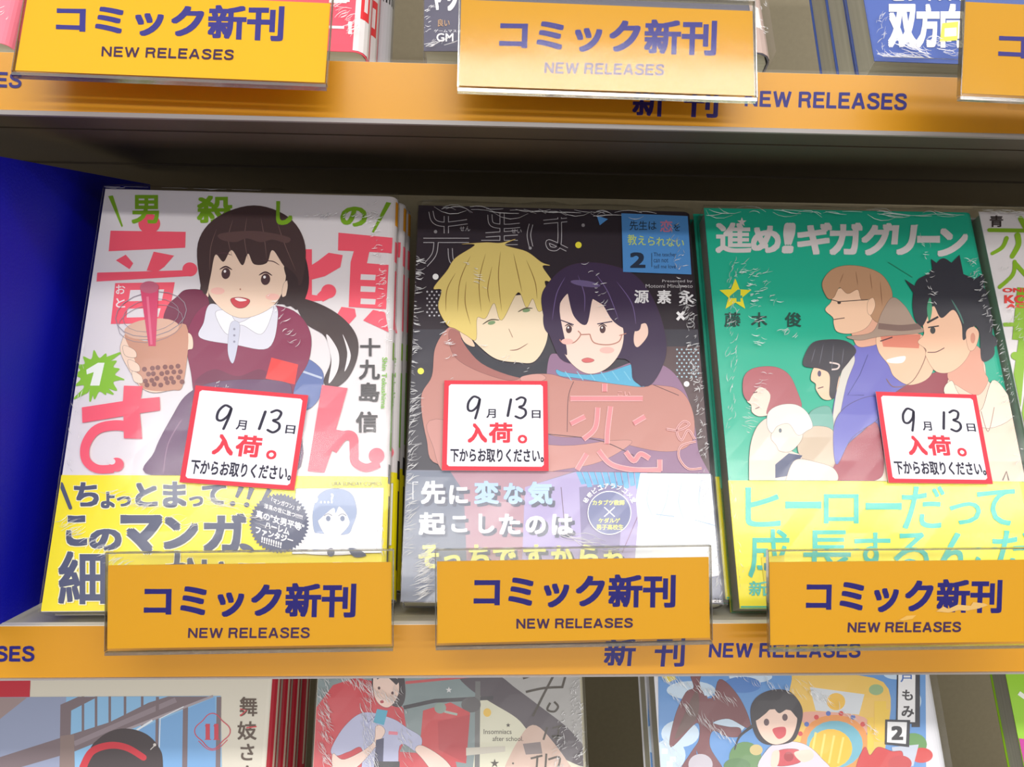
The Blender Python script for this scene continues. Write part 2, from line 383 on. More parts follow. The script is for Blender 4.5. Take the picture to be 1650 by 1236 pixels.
# ================================================================== the rack
NR = 'NEW RELEASES'
SL = math.radians(9)
def shelf(name, y_f, z_f, lean, h, label, depth=.30, ribs=(), SL=SL, rail=.0006, drop=.0026):
    """shelf board sloping down to the back with a leaning label strip on its front; origin at the strip's top edge"""
    root = empty(name, Matrix.Translation((0, y_f, z_f)))
    tag(root, label, 'shelf', 'shelves of the book rack')
    L = math.radians(lean); x0, x1 = -.62, .62
    dy, dz = -math.sin(L) * h, -math.cos(L) * h
    t = .0022
    # board: top skin, slopes down towards the back wall
    ye, ze = depth, -math.tan(SL) * depth
    extrude('board', [(.0015, -drop), (ye, ze - drop), (ye, ze - .016), (.012, -.0165), (.0045, -.0120)], x0, x1, M_metal, root)
    # front lip carrying the strip
    extrude('front_lip', [(0, .0002), (.0030, .0002), (.0030 + dy, dz), (dy, dz)], x0, x1, M_metal, root)
    tag(extrude('bottom_rail', [(dy - .0012, dz), (dy + .0030, dz), (dy + .0030, dz - rail), (dy - .0012, dz - rail)], x0, x1, M_rail, root), 'grey plastic rail along the bottom of the label strip')
    for (ya, hh, wd_) in ribs:
        za = -.016 - math.tan(SL) * ya
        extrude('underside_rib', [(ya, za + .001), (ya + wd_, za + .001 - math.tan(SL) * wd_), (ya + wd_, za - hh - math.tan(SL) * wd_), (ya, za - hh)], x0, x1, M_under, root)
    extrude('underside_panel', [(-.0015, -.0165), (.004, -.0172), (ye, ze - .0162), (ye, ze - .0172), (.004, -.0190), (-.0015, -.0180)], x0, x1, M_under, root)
    S = frame((0, y_f, z_f), (1, 0, 0), (0, math.sin(L), math.cos(L)))
    return root, S
ORANGE = (216, 156, 12); RIBBON = (206, 144, 6); NAVY = (26, 18, 112)
def strip(root, S, h, texts):
    k = Ink(S, (-.61, .61, -h, .0), -.0004)
    fr = empty('label_strip', S); fr.parent = root; fr.matrix_world = S
    # one paper ribbon behind a clear cover
    bpy.context.view_layer.update()
    box('paper_ribbon', -.61, .61, -.0004, 0, -h, 0, mat('orange_paper', RIBBON, .5, .05, spec=.25), fr)
    k.s = 1
    for s, q, b in texts: (k.sans(s, q, NAVY, .2) if s == NR else k.text(s, q, NAVY, b)); k.build('lettering', INSERT, fr)
    box('clear_cover', -.615, .615, -.0016, -.0011, -h - .0004, .0006, M_cover, fr)
tag(box('wall_back', -.75, .85, .66, .67, .80, 1.75, M_back), kind='structure')
up, S_up = shelf('book_shelf', .3417, 1.3595, 15, .0205, 'upper sloping shelf edge with orange strip just under the top row of books', ribs=((.022, .0022, .006), (.040, .0030, .024), (.078, .0024, .012), (.150, .003, .02)), SL=math.radians(3), rail=.0015, drop=.0040)
mid, S_mid = shelf('book_shelf', .3325, 1.1555, 15, .0184, 'middle sloping shelf whose orange strip runs below the three film-wrapped manga stacks', ribs=((.04, .003, .02), (.09, .003, .02)))
low, S_low = shelf('book_shelf', .3325, .9300, 15, .0195, 'lowest shelf, holding the books cut off by the bottom edge', ribs=())
strip(up, S_up, .0205, [
    ('新', ((1020, 139), (1073, 141), (1071, 189), (1018, 187)), .03), ('刊', ((1103, 141), (1158, 143), (1156, 191), (1100, 189)), .03),
    ('NEW RELEASES', ((1200, 147), (1461, 152), (1459, 178), (1199, 172)), .03),
    ('NEW RELEASES', ((-225, 108), (37, 119), (35, 143), (-226, 132)), .03)])
strip(mid, S_mid, .0184, [
    ('新', ((975, 1028), (1026, 1028), (1022, 1073), (972, 1073)), .03), ('刊', ((1057, 1028), (1104, 1028), (1102, 1074), (1052, 1074)), .03),
    ('NEW RELEASES', ((1143, 1036), (1386, 1036), (1385, 1059), (1141, 1059)), .03),
    ('NEW RELEASES', ((-200, 1041), (57, 1041), (56, 1065), (-201, 1066)), .03)])
strip(low, S_low, .0195, [])
# blue divider board standing across the shelf at the left
P = lambda y, z: (y, z)
bx = -.170
b_root = extrude('divider_board', [(.2600, 1.3265), (.52, 1.3245), (.52, 1.1262), (.3315, 1.1562), (.3315 - .008, 1.1575), (.26, 1.1675)], bx - .003, bx, M_blue)
tag(b_root, 'tall bright blue board standing crosswise at the left end of the shelf', 'divider')

# ================================================================== sign clips
def sign(M, label, texts, card_h, hold_h=.0357, W=.0994, card_z=.0024, tear=(), card=ORANGE):
    """clear J-shaped acrylic holder hooked on the strip with an orange card inside; origin at its bottom centre"""
    root = empty('shelf_sign', M); tag(root, label, 'sign', 'orange comic signs clipped to the shelf edges')
    w = W / 2; g = .0019
    prof = [(0, .0020), (0, hold_h), (.0006, hold_h), (.0006, .0022)] + [(g / 2 + .0003 - math.cos(a) * (g / 2 - .0003), .0014 - math.sin(a) * .0006) for a in (math.radians(x) for x in (20, 50, 90, 130, 160))] + \
           [(g, .0022), (g, hold_h - .001), (g + .0006, hold_h - .001), (g + .0006, .0018)] + [(g / 2 + .0003 + math.cos(a) * (g / 2 + .0003), .0014 - math.sin(a) * .0014) for a in (math.radians(x) for x in (20, 50, 90, 130, 160))]
    extrude('holder', prof, -w, w, M_acry, root)
    box('rim', -w, w, -.00012, g + .0007, hold_h - .0004, hold_h + .0001, M_edge, root)
    for s in (-1, 1): box('rim', s * w - .0001, s * w + .0002, 0, g + .0006, .0016, hold_h, M_edge, root)
    box('fold', -w, w, .0001, g + .0005, .0002, .0013, M_edge, root)
    c = box('card', -w + .0006, w - .0006, .0010, .0014, card_z, card_z + card_h, mat('orange_card', card, .5, 0, spec=.2), root)
    k = Ink(M, (-w, w, 0, hold_h), .0009); k.s = 1
    for s, q, b, col in texts: k.sans(s, q, col) if s == NR else k.text(s, q, col, b)
    for pts, col in tear: k.poly(pts, col)
    k.build('lettering', INSERT, root)
    # hook behind the holder that grips the strip
    extrude('hook', [(g + .0006, .012), (g + .0006, .0128), (.0245, .0128), (.0245, .0045), (.0238, .0045), (.0238, .012)], -.02, .02, M_acry, root)
    return root
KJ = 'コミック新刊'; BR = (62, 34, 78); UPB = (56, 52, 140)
sign(pose_edge((168, 1058), (633, 1057), .0994, 11), 'orange comic sign below the white and pink manga, left of the lower row',
     [(KJ, ((231, 941), (574, 940), (572, 996), (230, 995)), .042, NAVY), (NR, ((302, 1013), (499, 1012), (498, 1029), (301, 1029)), .022, BR)], .0288)
sign(pose_edge((702, 1049), (1148, 1046), .0994, 11), 'orange comic sign below the black manga with the couple, middle of the lower row',
     [(KJ, ((764, 927), (1090, 926), (1089, 980), (763, 980)), .042, NAVY), (NR, ((832, 998), (1021, 997), (1020, 1012), (832, 1014)), .022, BR)], .0290)
sign(pose_edge((1240, 1052), (1683, 1052), .0994, 11), 'orange comic sign with torn label remains below the green manga, right of the lower row',
     [(KJ, ((1301, 934), (1618, 934), (1616, 989), (1300, 987)), .042, NAVY), (NR, ((1368, 1004), (1551, 1003), (1550, 1019), (1367, 1020)), .022, BR)], .0290,
     tear=[(((1510, 986), (1522, 978), (1530, 982), (1545, 975), (1566, 977), (1570, 971), (1588, 973), (1594, 976), (1580, 981), (1560, 985), (1546, 984), (1530, 988)), (222, 180, 110)),
           (((1450, 1000), (1462, 993), (1478, 992), (1472, 998), (1456, 1001)), (226, 178, 90))])
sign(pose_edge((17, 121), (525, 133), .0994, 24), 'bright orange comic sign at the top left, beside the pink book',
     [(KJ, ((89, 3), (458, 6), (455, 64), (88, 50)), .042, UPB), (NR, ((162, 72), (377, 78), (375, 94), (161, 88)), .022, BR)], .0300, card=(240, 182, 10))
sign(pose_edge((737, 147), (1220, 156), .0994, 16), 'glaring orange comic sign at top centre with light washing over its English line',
     [(KJ, ((806, 27), (1157, 30), (1155, 88), (804, 78)), .042, UPB), (NR, ((878, 98), (1072, 102), (1070, 120), (877, 116)), .022, (110, 90, 120))], .0300)  # English line in paler ink: the glare's wash is put into its colour
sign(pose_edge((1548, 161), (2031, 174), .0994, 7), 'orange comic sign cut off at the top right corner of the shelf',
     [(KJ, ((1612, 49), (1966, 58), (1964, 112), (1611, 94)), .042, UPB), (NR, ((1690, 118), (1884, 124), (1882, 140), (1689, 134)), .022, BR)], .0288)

# ================================================================== middle row
WB, HB, TB = .128, .182, .0135
RB = (-WB / 2 + .0002, WB / 2 - .0018, .0004, HB - .0004)
def band_z(M, px, py): return Ink(M, (-1, 1, -1, 1)).loc(px, py)[1]
def obi_ink(M, top): return Ink(M, (RB[0], RB[1], .0004, top), -.00045)
HAIR, SKIN, LN = (62, 46, 48), (246, 216, 192), (92, 60, 66)
def hair_strands(k, lines, col, w=2.5):
    for l in lines: k.line(l, w, col, True, .7)
def simple_eye(k, x, y, w, h, iris, rot=0, lid=(70, 40, 50)):
    k.ell(x, y, w * .55, h * .8, (84, 58, 62), rot); k.ell(x - w * .12, y - h * .3, w * .16, h * .2, (255, 250, 250), rot)
    k.line([(x - w * .8, y - h * .55), (x, y - h * .98), (x + w * .8, y - h * .5)], h * .22, lid, True, .5)

# ---- white and pink manga
M1 = pose_fit([-0.34399, -0.07739, 0.01162, -0.11392, 0.00063, 0.38444], HB)
W1 = (232, 226, 228)
Z1 = band_z(M1, 330, 766.5)
b1 = make_book('manga_book', M1, WB, HB, TB, W1, (Z1, (250, 232, 10)))
k = Ink(M1, (RB[0], RB[1], Z1, RB[3])); k.view(2.6613, 60, 280)
RED, GRN = (250, 92, 112), (128, 176, 34)
k.poly([(305, 97), (325, 94), (368, 225), (362, 230)], GRN); k.poly([(1497, 122), (1518, 126), (1443, 255), (1435, 250)], GRN)
for pts in ([(315, 245), (637, 250), (635, 318), (307, 333)], [(500, 335), (587, 352), (545, 400), (517, 420), (470, 416)], [(338, 372), (380, 348), (412, 385), (396, 410)],
            [(258, 425), (625, 415), (650, 440), (255, 463)], [(335, 470), (590, 466), (560, 640), (316, 645)]): k.poly(pts, RED)
k.ell(481, 215, 47, 42, RED); k.ell(655, 411, 32, 30, RED); k.text('男', (405, 92, 523, 215), GRN, .03); k.text('殺', (685, 95, 838, 214), GRN, .035); k.text('の', (1300, 142, 1415, 228), GRN, .04)
k.poly([(400, 500), (545, 497), (535, 545), (392, 548)], W1); k.poly([(388, 580), (530, 578), (520, 615), (384, 618)], W1)
k.column('おと', 358, 497, 40, 58, (250, 240, 240), .01)
k.poly([(1112, 325), (1178, 325), (1178, 392), (1205, 375), (1250, 340), (1310, 350), (1300, 402), (1235, 440), (1178, 455), (1178, 520), (1215, 525), (1225, 545), (1118, 552)], RED)
k.ell(1250, 505, 32, 30, RED); k.poly([(1200, 520), (1240, 480), (1262, 530), (1225, 550)], RED)
k.poly([(1292, 254), (1525, 276), (1520, 342), (1424, 336), (1414, 385), (1507, 392), (1496, 582), (1336, 572), (1344, 380), (1358, 333), (1290, 330)], RED)
for y in (432, 483, 536): k.poly([(1388, y), (1452, y + 3), (1449, y + 26), (1386, y + 24)], W1)
k.poly([(1305, 572), (1362, 580), (1368, 612), (1320, 665), (1255, 660)], RED); k.poly([(1440, 585), (1492, 595), (1507, 680), (1398, 630)], RED)
k.column('ころ', 1482, 405, 32, 56, (252, 214, 214))
# splat with the volume number
rnd = random.Random(4)
sp = [(258 + (82 + (26 if i % 2 else -8) * rnd.uniform(.4, 1.3)) * math.cos(i * math.pi / 13), 862 + (78 + (24 if i % 2 else -8) * rnd.uniform(.4, 1.3)) * math.sin(i * math.pi / 13)) for i in range(26)]
k.blob(sp, (140, 200, 40)); k.line([(300, 800), (355, 770)], (26, 8), (140, 200, 40), cap=True); k.line([(320, 870), (372, 884)], (22, 6), (140, 200, 40), cap=True)
k.line([(210, 930), (160, 965)], (26, 8), (140, 200, 40), cap=True); k.line([(235, 930), (228, 975)], (20, 8), (140, 200, 40), cap=True); k.line([(300, 930), (325, 945)], (20, 8), (140, 200, 40), cap=True)
k.poly([(212, 842), (262, 812), (290, 812), (268, 910), (228, 910), (244, 852), (214, 862)], (246, 250, 240))
# woman in a maroon uniform holding out a drink
k.blobo([(1110, 540), (1210, 560), (1310, 620), (1370, 700), (1372, 790), (1330, 880), (1262, 925), (1230, 890), (1260, 800), (1235, 700), (1150, 640)], HAIR)
k.blob([(1240, 690), (1290, 760), (1290, 840), (1250, 900), (1262, 800)], W1); k.blob([(1310, 690), (1345, 780), (1318, 850), (1330, 770)], W1)
k.blobo([(700, 500), (735, 330), (800, 250), (1000, 230), (1130, 320), (1165, 470), (1120, 580), (1050, 560), (760, 560), (705, 560)], HAIR)
k.blobo([(1125, 800), (1222, 845), (1215, 950), (1165, 1010), (1090, 1010)], (92, 112, 170)); k.line([(1118, 842), (1222, 878)], 9, (190, 200, 220))
k.blobo([(600, 530), (640, 500), (720, 510), (740, 600), (705, 720), (610, 690), (545, 640), (560, 570)], (120, 40, 72))
k.blobo([(640, 700), (700, 580), (800, 560), (960, 560), (1100, 590), (1170, 680), (1165, 800), (1110, 900), (1060, 1020), (860, 1040), (700, 1010), (660, 850)], (136, 36, 78))
k.blobo([(715, 640), (745, 560), (850, 590), (1010, 560), (1030, 640), (990, 750), (850, 735), (700, 705)], (222, 222, 232))
k.blobo([(765, 600), (820, 590), (870, 640), (1000, 565), (1005, 610), (960, 690), (875, 650), (815, 690)], (240, 240, 246), 2)
k.blobo([(830, 645), (868, 645), (862, 730), (840, 815), (818, 760)], (205, 208, 224), 1.5)
for y in (668, 695, 722): k.ell(846, y, 5, 5, (150, 150, 170))
k.blob([(680, 890), (760, 840), (860, 870), (960, 840), (1010, 900), (980, 990), (760, 1000), (690, 960)], (116, 34, 72))
k.poly([(1005, 790), (1120, 820), (1105, 905), (980, 880)], (232, 52, 50))
# face
k.blobo([(722, 430), (740, 350), (830, 300), (1010, 310), (1065, 400), (1055, 500), (1010, 570), (930, 612), (860, 618), (790, 580), (735, 510)], SKIN)
k.blobo([(705, 420), (728, 450), (735, 530), (712, 490)], SKIN); k.blobo([(1060, 470), (1098, 455), (1092, 500), (1052, 530)], SKIN)
k.blob([(700, 470), (690, 300), (770, 190), (930, 138), (1080, 190), (1150, 310), (1130, 480), (1060, 400), (1010, 330), (985, 385), (930, 390), (905, 345), (880, 395), (835, 330), (800, 380), (765, 350), (745, 440), (725, 520)], (74, 54, 54))
hair_strands(k, [[(840, 200), (820, 280), (838, 360)], [(900, 190), (890, 280), (905, 370)], [(960, 190), (975, 280), (985, 370)], [(1030, 210), (1060, 300), (1110, 420)], [(770, 240), (745, 320), (740, 420)]], (128, 98, 92))
k.blob([(780, 262), (860, 250), (960, 250), (1080, 275), (1070, 300), (1010, 285), (960, 296), (900, 280), (850, 296), (790, 285)], (98, 72, 70)); k.text('し', (1025, 120, 1095, 222), GRN, .05); k.blob([(1060, 400), (1120, 460), (1090, 560), (1060, 560), (1075, 480)], HAIR)
simple_eye(k, 810, 430, 34, 30, (150, 60, 92), 8); simple_eye(k, 980, 455, 36, 31, (150, 60, 92), 8)
k.line([(765, 350), (800, 342), (835, 352)], 4, LN, True, .5); k.line([(960, 375), (1010, 378), (1040, 395)], 4, LN, True, .5)
k.ell(775, 505, 30, 15, (250, 196, 182)); k.ell(1010, 530, 30, 14, (250, 196, 182))
k.ell(872, 498, 3, 4, (190, 130, 110)); k.blobo([(832, 540), (870, 533), (912, 545), (895, 572), (865, 578), (842, 565)], (206, 66, 76), 3); k.blob([(848, 538), (870, 535), (900, 545), (870, 550)], (250, 240, 236))
# drink with hand
k.blobo([(365, 720), (385, 695), (420, 780), (600, 770), (640, 690), (665, 700), (668, 750), (640, 770), (610, 900), (520, 940), (450, 920), (400, 850), (360, 770)], SKIN)
k.blob([(378, 690), (480, 720), (640, 650), (628, 900), (580, 930), (490, 932), (440, 905), (420, 800)], (206, 150, 124))
k.ell(492, 668, 118, 44, (222, 180, 156), -6)
for i in range(24): k.ell(462 + (i % 6) * 29 + (i // 6 % 2) * 13 + rnd.uniform(-5, 5), 842 + (i // 6) * 23 + (i % 6) * -3 + rnd.uniform(-4, 4), 10.5, 10.5, (134, 84, 80))
for q, w in (((490, 605, 152, 95), 3), ((490, 610, 120, 70), 2), ((488, 645, 140, 80), 2)):
    cx, cy, a, b_ = q; k.line([(cx + a * math.cos(t / 9 * math.pi), cy + b_ * math.sin(t / 9 * math.pi) - (cx + a * math.cos(t / 9 * math.pi) - cx) * .12) for t in range(19)], w, (150, 140, 150))
k.poly([(443, 490), (523, 488), (510, 742), (480, 742)], (214, 62, 106)); k.ell(483, 490, 40, 26, (196, 96, 122)); k.line([(475, 530), (492, 735)], 10, (230, 110, 140))
for yy in (760, 820, 870): k.blobo([(372 + (yy - 760) * .35, yy - 20), (420 + (yy - 760) * .25, yy), (425 + (yy - 760) * .25, yy + 30), (380 + (yy - 760) * .35, yy + 22)], SKIN)
k.text('十', (1385, 708, 1472, 785), (66, 62, 66), .03); k.text('九', (1380, 800, 1470, 885), (66, 62, 66), .03); k.text('島', (1380, 898, 1468, 980), (66, 62, 66), .03)
k.text('Shin Tokushima', ((1502, 790), (1496, 1010), (1474, 1010), (1480, 790)), (124, 186, 60), .02)
k.view(2.574, 60, 600); k.text('信', (1322, 165, 1412, 252), (66, 62, 66), .03)
k.poly([(188, 148), (358, 122), (362, 58), (440, 60), (432, 112), (510, 105), (512, 160), (428, 172), (438, 278), (362, 276), (360, 184), (190, 212)], RED)
k.line([(420, 235), (330, 222), (250, 240), (205, 300), (205, 365), (250, 402), (320, 402)], (44, 34), RED, True); k.ell(332, 385, 30, 29, RED); k.ell(312, 372, 15, 13, W1)
k.poly([(1182, 55), (1288, 68), (1240, 240), (1300, 250), (1330, 290), (1268, 280), (1222, 330), (1192, 418), (1122, 412)], RED)
k.line([(1225, 325), (1270, 268), (1310, 270), (1315, 330), (1320, 375), (1365, 398), (1420, 380)], (40, 34), RED, True); k.ell(1408, 348, 33, 33, RED)
k.blobo([(560, 190), (630, 90), (760, 40), (1010, 40), (1060, 110), (1060, 430), (485, 430), (490, 330)], (104, 66, 104))
k.line([(600, 200), (545, 300), (525, 420)], 4, (150, 110, 140), True)
k.build('cover_print', PRINT, b1)
k = obi_ink(M1, Z1)
DK = (74, 80, 108); YEL = (250, 232, 10)
def brush(s, q, b=.045):
    k.text(s, tuple((x + 4, y + 4) for x, y in q) if isinstance(q[0], tuple) else (q[0] - 5, q[1] - 5, q[2] + 7, q[3] + 7), (252, 248, 200), b + .028); k.text(s, q, DK, b)
k.view(4.853, 60, 760)
k.line([(190, 100), (262, 285)], (34, 30), DK, cap=True)
brush('ち', (290, 85, 485, 275)); brush('ょ', (500, 160, 610, 290)); brush('っ', (625, 195, 735, 275)); brush('と', (770, 90, 945, 275)); brush('ま', (985, 80, 1170, 285)); brush('っ', (1190, 195, 1300, 275)); brush('て', (1290, 105, 1480, 265))
k.line([(1600, 120), (1560, 205)], (42, 26), DK); k.ell(1530, 252, 22, 20, DK); k.line([(1680, 130), (1650, 220)], (42, 26), DK); k.ell(1640, 262, 22, 20, DK); k.line([(1820, 140), (1730, 290)], (40, 14), DK)
brush('こ', (230, 345, 395, 585), .06); brush('の', (410, 450, 665, 620), .06); brush('マ', (655, 340, 985, 650), .06); brush('ン', (990, 355, 1262, 610), .06); brush('ガ', (1300, 330, 1640, 630), .05)
k.ell(1640, 600, 62, 28, DK, 25); brush('細', (170, 625, 545, 1040), .03)
for q, ch in (((1010, 620, 1260, 1040), 'か'), ((1290, 690, 1500, 1040), 'い'), ((1560, 720, 1800, 1040), 'こ'), ((1880, 720, 2150, 1040), 'と'), ((2300, 715, 2600, 1040), 'は')): brush(ch, q)
k.view(5.893, 380, 760)
k.poly([(575, 165), (1405, 160), (1385, 775), (538, 785)], (246, 247, 250)); k.line([(575, 165), (1405, 160), (1385, 775), (538, 785), (575, 165)], 4, DK)
k.poly([(580, 168), (1160, 168), (1150, 260), (900, 240), (700, 330), (585, 400)], (196, 204, 222))
k.blobo([(745, 560), (735, 380), (800, 220), (950, 165), (1100, 220), (1150, 380), (1110, 520), (1050, 600), (800, 590)], (150, 166, 198), 3)
k.blobo([(785, 480), (800, 420), (960, 330), (1060, 420), (1080, 500), (1010, 590), (940, 630), (850, 600)], (248, 248, 252), 3)
k.blob([(780, 470), (790, 400), (960, 290), (1060, 380), (1090, 500), (1050, 400), (990, 330), (950, 400), (930, 350), (840, 420)], (150, 166, 198))
for ex in (880, 1015): k.ell(ex, 450, 22, 26, (120, 132, 160)); k.line([(ex - 40, 425), (ex, 405), (ex + 38, 425)], 6, DK, True)
k.blobo([(650, 780), (660, 660), (800, 640), (870, 660), (960, 640), (1100, 640), (1150, 780)], (240, 242, 248), 3); k.blobo([(870, 560), (900, 520), (960, 540), (980, 620), (940, 720), (850, 730)], (250, 250, 252), 3)
k.text('えっ…?', (600, 200, 930, 310), (250, 250, 252), .03)
k.text('URA SUNDAY COMICS', (912, 100, 1388, 140), (120, 124, 70), .012)
c0 = (415, 495); pts = []
for i in range(96): r_ = 288 if i % 2 else 262; pts.append((c0[0] + r_ * math.cos(i * math.pi / 48), c0[1] + r_ * math.sin(i * math.pi / 48)))
k.poly(pts, DK)
def tilt(x0, y0, x1, y1, s=.30): return ((x0, y0), (x1, y0 + (x1 - x0) * s), (x1 - (y1 - y0) * .1, y1 + (x1 - x0) * s), (x0 - (y1 - y0) * .1, y1))
k.text('「マンガワン」が', tilt(345, 250, 620, 300), (250, 250, 250), .01); k.text('漆黒の世に放つ!!!!!!', tilt(275, 305, 640, 352), (250, 250, 250), .01); k.text('真の"女男平等"', tilt(200, 365, 655, 440), (250, 250, 250), .03)
k.text('ハーレム', tilt(285, 475, 515, 540), (250, 250, 250), .04); k.text('ファンタジー', tilt(195, 520, 550, 590), (250, 250, 250), .04); k.text('!!!!!!!!!', tilt(250, 620, 440, 675), (250, 250, 250), .03)
k.ell(905, 770, 36, 40, DK); k.blob([(1070, 735), (1160, 740), (1240, 800), (1130, 815)], DK)
k.build('band_print', PRINT, b1)
# spine print: the yellow corner mark and title colours that show on the rounded spine
def spine_print(root, marks, W=WB, t=TB):
    vs = []; fs = []; cs = []
    rr = t * .32; n = 0
    for (z0, z1, a0, a1, col) in marks:      # a: 0..1 around the rounded edge from front to middle of spine
        m = 5; b = len(vs)
        for i in range(m):
            a = math.radians((a0 + (a1 - a0) * i / (m - 1)) * 90)
            for z in (z0, z1): vs.append((W / 2 - rr + (rr + .00025) * math.sin(a), rr - (rr + .00025) * math.cos(a), z))
        for i in range(m - 1): fs.append((b + 2 * i, b + 2 * i + 2, b + 2 * i + 3, b + 2 * i + 1)); cs.append(lin(col))
    me = bpy.data.meshes.new('spine_print'); me.from_pydata(vs, [], fs); me.materials.append(PRINT)
    a = me.color_attributes.new('ink', 'FLOAT_COLOR', 'CORNER'); buf = []
    for p, cl in zip(me.polygons, cs): buf += [*cl, 1.] * 4
    a.data.foreach_set('color', buf); link(bpy.data.objects.new('spine_print', me), root)
spine_print(b1, [(.168, .180, .55, 1, (236, 160, 30)), (.150, .160, .6, 1, RED), (.118, .146, .7, 1, RED), (.104, .112, .7, 1, GRN), (.064, .098, .7, 1, (120, 170, 60)), (.050, .058, .6, 1, (40, 36, 40)), (.012, .045, .7, 1, (60, 56, 40))])
wrap(b1, WB, HB, TB, .005, 1)
creases(b1, M1, [(500, 350, 620, 350, 30, 14, -30, 25, 2.2), (600, 330, 628, 560, 50, 12, -25, 25, 2.0), (440, 480, 480, 560, 22, 16, -35, 20, 2), (345, 620, 400, 650, 26, 7, -60, 20, 2), (170, 790, 320, 850, 26, 40, -18, 10, 1.6),
                 (100, 840, 230, 930, 60, 34, -26, 8, 1.6), (330, 800, 440, 850, 26, 60, 8, 6, 1.5), (600, 790, 618, 900, 22, 18, 80, 12, 2.2), (175, 303, 400, 302, 18, 40, 3, 4, 1.6), (130, 560, 118, 760, 14, 16, 80, 20, 1.6)], 3)
stack(b1, M1, TB, ['white manga with pink title and woman holding a drink, front copy beside the blue board',
                   'second copy behind the white manga with pink title, a white sliver at its right', 'rearmost copy behind the white manga with pink title, a thin sliver at its right'],
      'copies of the white and pink manga', [(1, .0030), (2, .0046)])

# ---- black manga with the couple
M2 = pose_fit([-0.39301, -0.04323, 0.01655, 0.0206, 0.00224, 0.40052], HB)
BK = (52, 44, 52)
Z2 = band_z(M2, 900, 760.5)
b2 = make_book('manga_book', M2, WB, HB, TB, BK, (Z2, (128, 132, 150)))
k = Ink(M2, (RB[0], RB[1], Z2, RB[3])); k.view(2.8947, 620, 310)
k.poly([(80, 640), (1500, 640), (1560, 1400), (60, 1400)], (64, 62, 72)); k.poly([(1290, 720), (1540, 720), (1560, 1300), (1320, 1300)], (96, 78, 80))
def outline(paths, w, edge, fill, e=3):
    for p in paths: k.line(p, w + e * 2, edge, len(p) > 2)
    for p in paths: k.line(p, w, fill, len(p) > 2)
G1 = (196, 192, 196)
outline([[(215, 90), (230, 135), (280, 150), (385, 138)], [(287, 112), (287, 192)], [(180, 225), (393, 225)], [(240, 228), (230, 290), (190, 340)], [(305, 262), (312, 320), (345, 340)]], 17, G1, BK)
outline([[(490, 105), (500, 150), (560, 160), (630, 155)], [(547, 100), (547, 235)], [(470, 200), (620, 190)], [(450, 235), (620, 235)]], 17, G1, BK)
outline([[(682, 150), (672, 200), (682, 255)], [(740, 140), (850, 130)], [(815, 118), (812, 250), (770, 262), (765, 230), (850, 268)]], 14, G1, BK)
k.text('せん', (350, 160, 398, 182), G1); k.text('せい', (590, 172, 638, 192), G1)
for x, y, r_, c in ((903, 247, 15, (244, 232, 70)), (237, 395, 14, (250, 250, 250)), (168, 835, 15, (248, 240, 90)), (1407, 895, 13, (250, 250, 250)), (925, 155, 8, (160, 155, 160)), (237, 185, 8, (150, 146, 150)), (678, 262, 7, (170, 166, 170))): k.ell(x, y, r_, r_, c)
for i in range(8):
    for j in range(4): k.ell(198 + j * 22 + (i % 2) * 11, 465 + i * 16, 4.5, 4.5, (206, 204, 210), n=8)
for i in range(9):
    for j in range(5): k.ell(1362 + j * 22 + (i % 2) * 11, 735 + i * 16, 4.5, 4.5, (176, 206, 220), n=8)
k.poly([(988, 112), (1040, 128), (1002, 157)], (92, 160, 230)); k.poly([(203, 970), (262, 962), (232, 1015)], (84, 150, 232))
k.line([(1362, 562), (1396, 596)], 13, (246, 244, 246)); k.line([(1394, 560), (1362, 598)], 13, (246, 244, 246))
# coats
TAN, TAN2 = (196, 138, 128), (172, 112, 106)
k.blobo([(170, 960), (220, 860), (235, 730), (290, 640), (340, 640), (380, 720), (470, 790), (600, 850), (660, 880), (780, 990), (760, 1200), (560, 1250), (250, 1270), (195, 1150)], TAN)
k.blobo([(300, 650), (350, 660), (420, 740), (560, 810), (640, 850), (580, 880), (420, 830), (320, 760)], TAN2)
k.blob([(355, 680), (460, 760), (640, 820), (760, 780), (800, 860), (640, 870), (450, 800)], (56, 58, 68))
k.blobo([(760, 800), (820, 760), (1000, 840), (1180, 790), (1330, 830), (1420, 980), (1460, 1200), (1480, 1400), (820, 1400), (760, 1100)], (150, 116, 146))
k.blobo([(640, 870), (760, 850), (900, 880), (1240, 900), (1380, 930), (1440, 1050), (1420, 1180), (1280, 1210), (1000, 1150), (760, 1130), (640, 1000)], TAN)
k.blobo([(240, 1060), (760, 1180), (1060, 1160), (1150, 1170), (1000, 1260), (800, 1300), (520, 1350), (300, 1330), (230, 1200)], (204, 146, 138))
k.line([(880, 885), (855, 960), (850, 1120)], 3, LN, True); k.line([(1250, 900), (1370, 950)], 3, LN, True); k.line([(760, 1130), (1000, 1160), (1160, 1230)], 4, LN, True)
k.blobo([(640, 862), (720, 850), (750, 872), (700, 890), (640, 884)], (214, 160, 150), 2)
# scarf
SC = (92, 178, 214)
k.blobo([(800, 830), (850, 845), (1000, 850), (1220, 785), (1240, 830), (1225, 905), (1100, 900), (900, 870), (815, 858)], SC)
for i in range(7): k.line([(840 + i * 55, 838), (870 + i * 55, 880)], 4, (130, 200, 226))
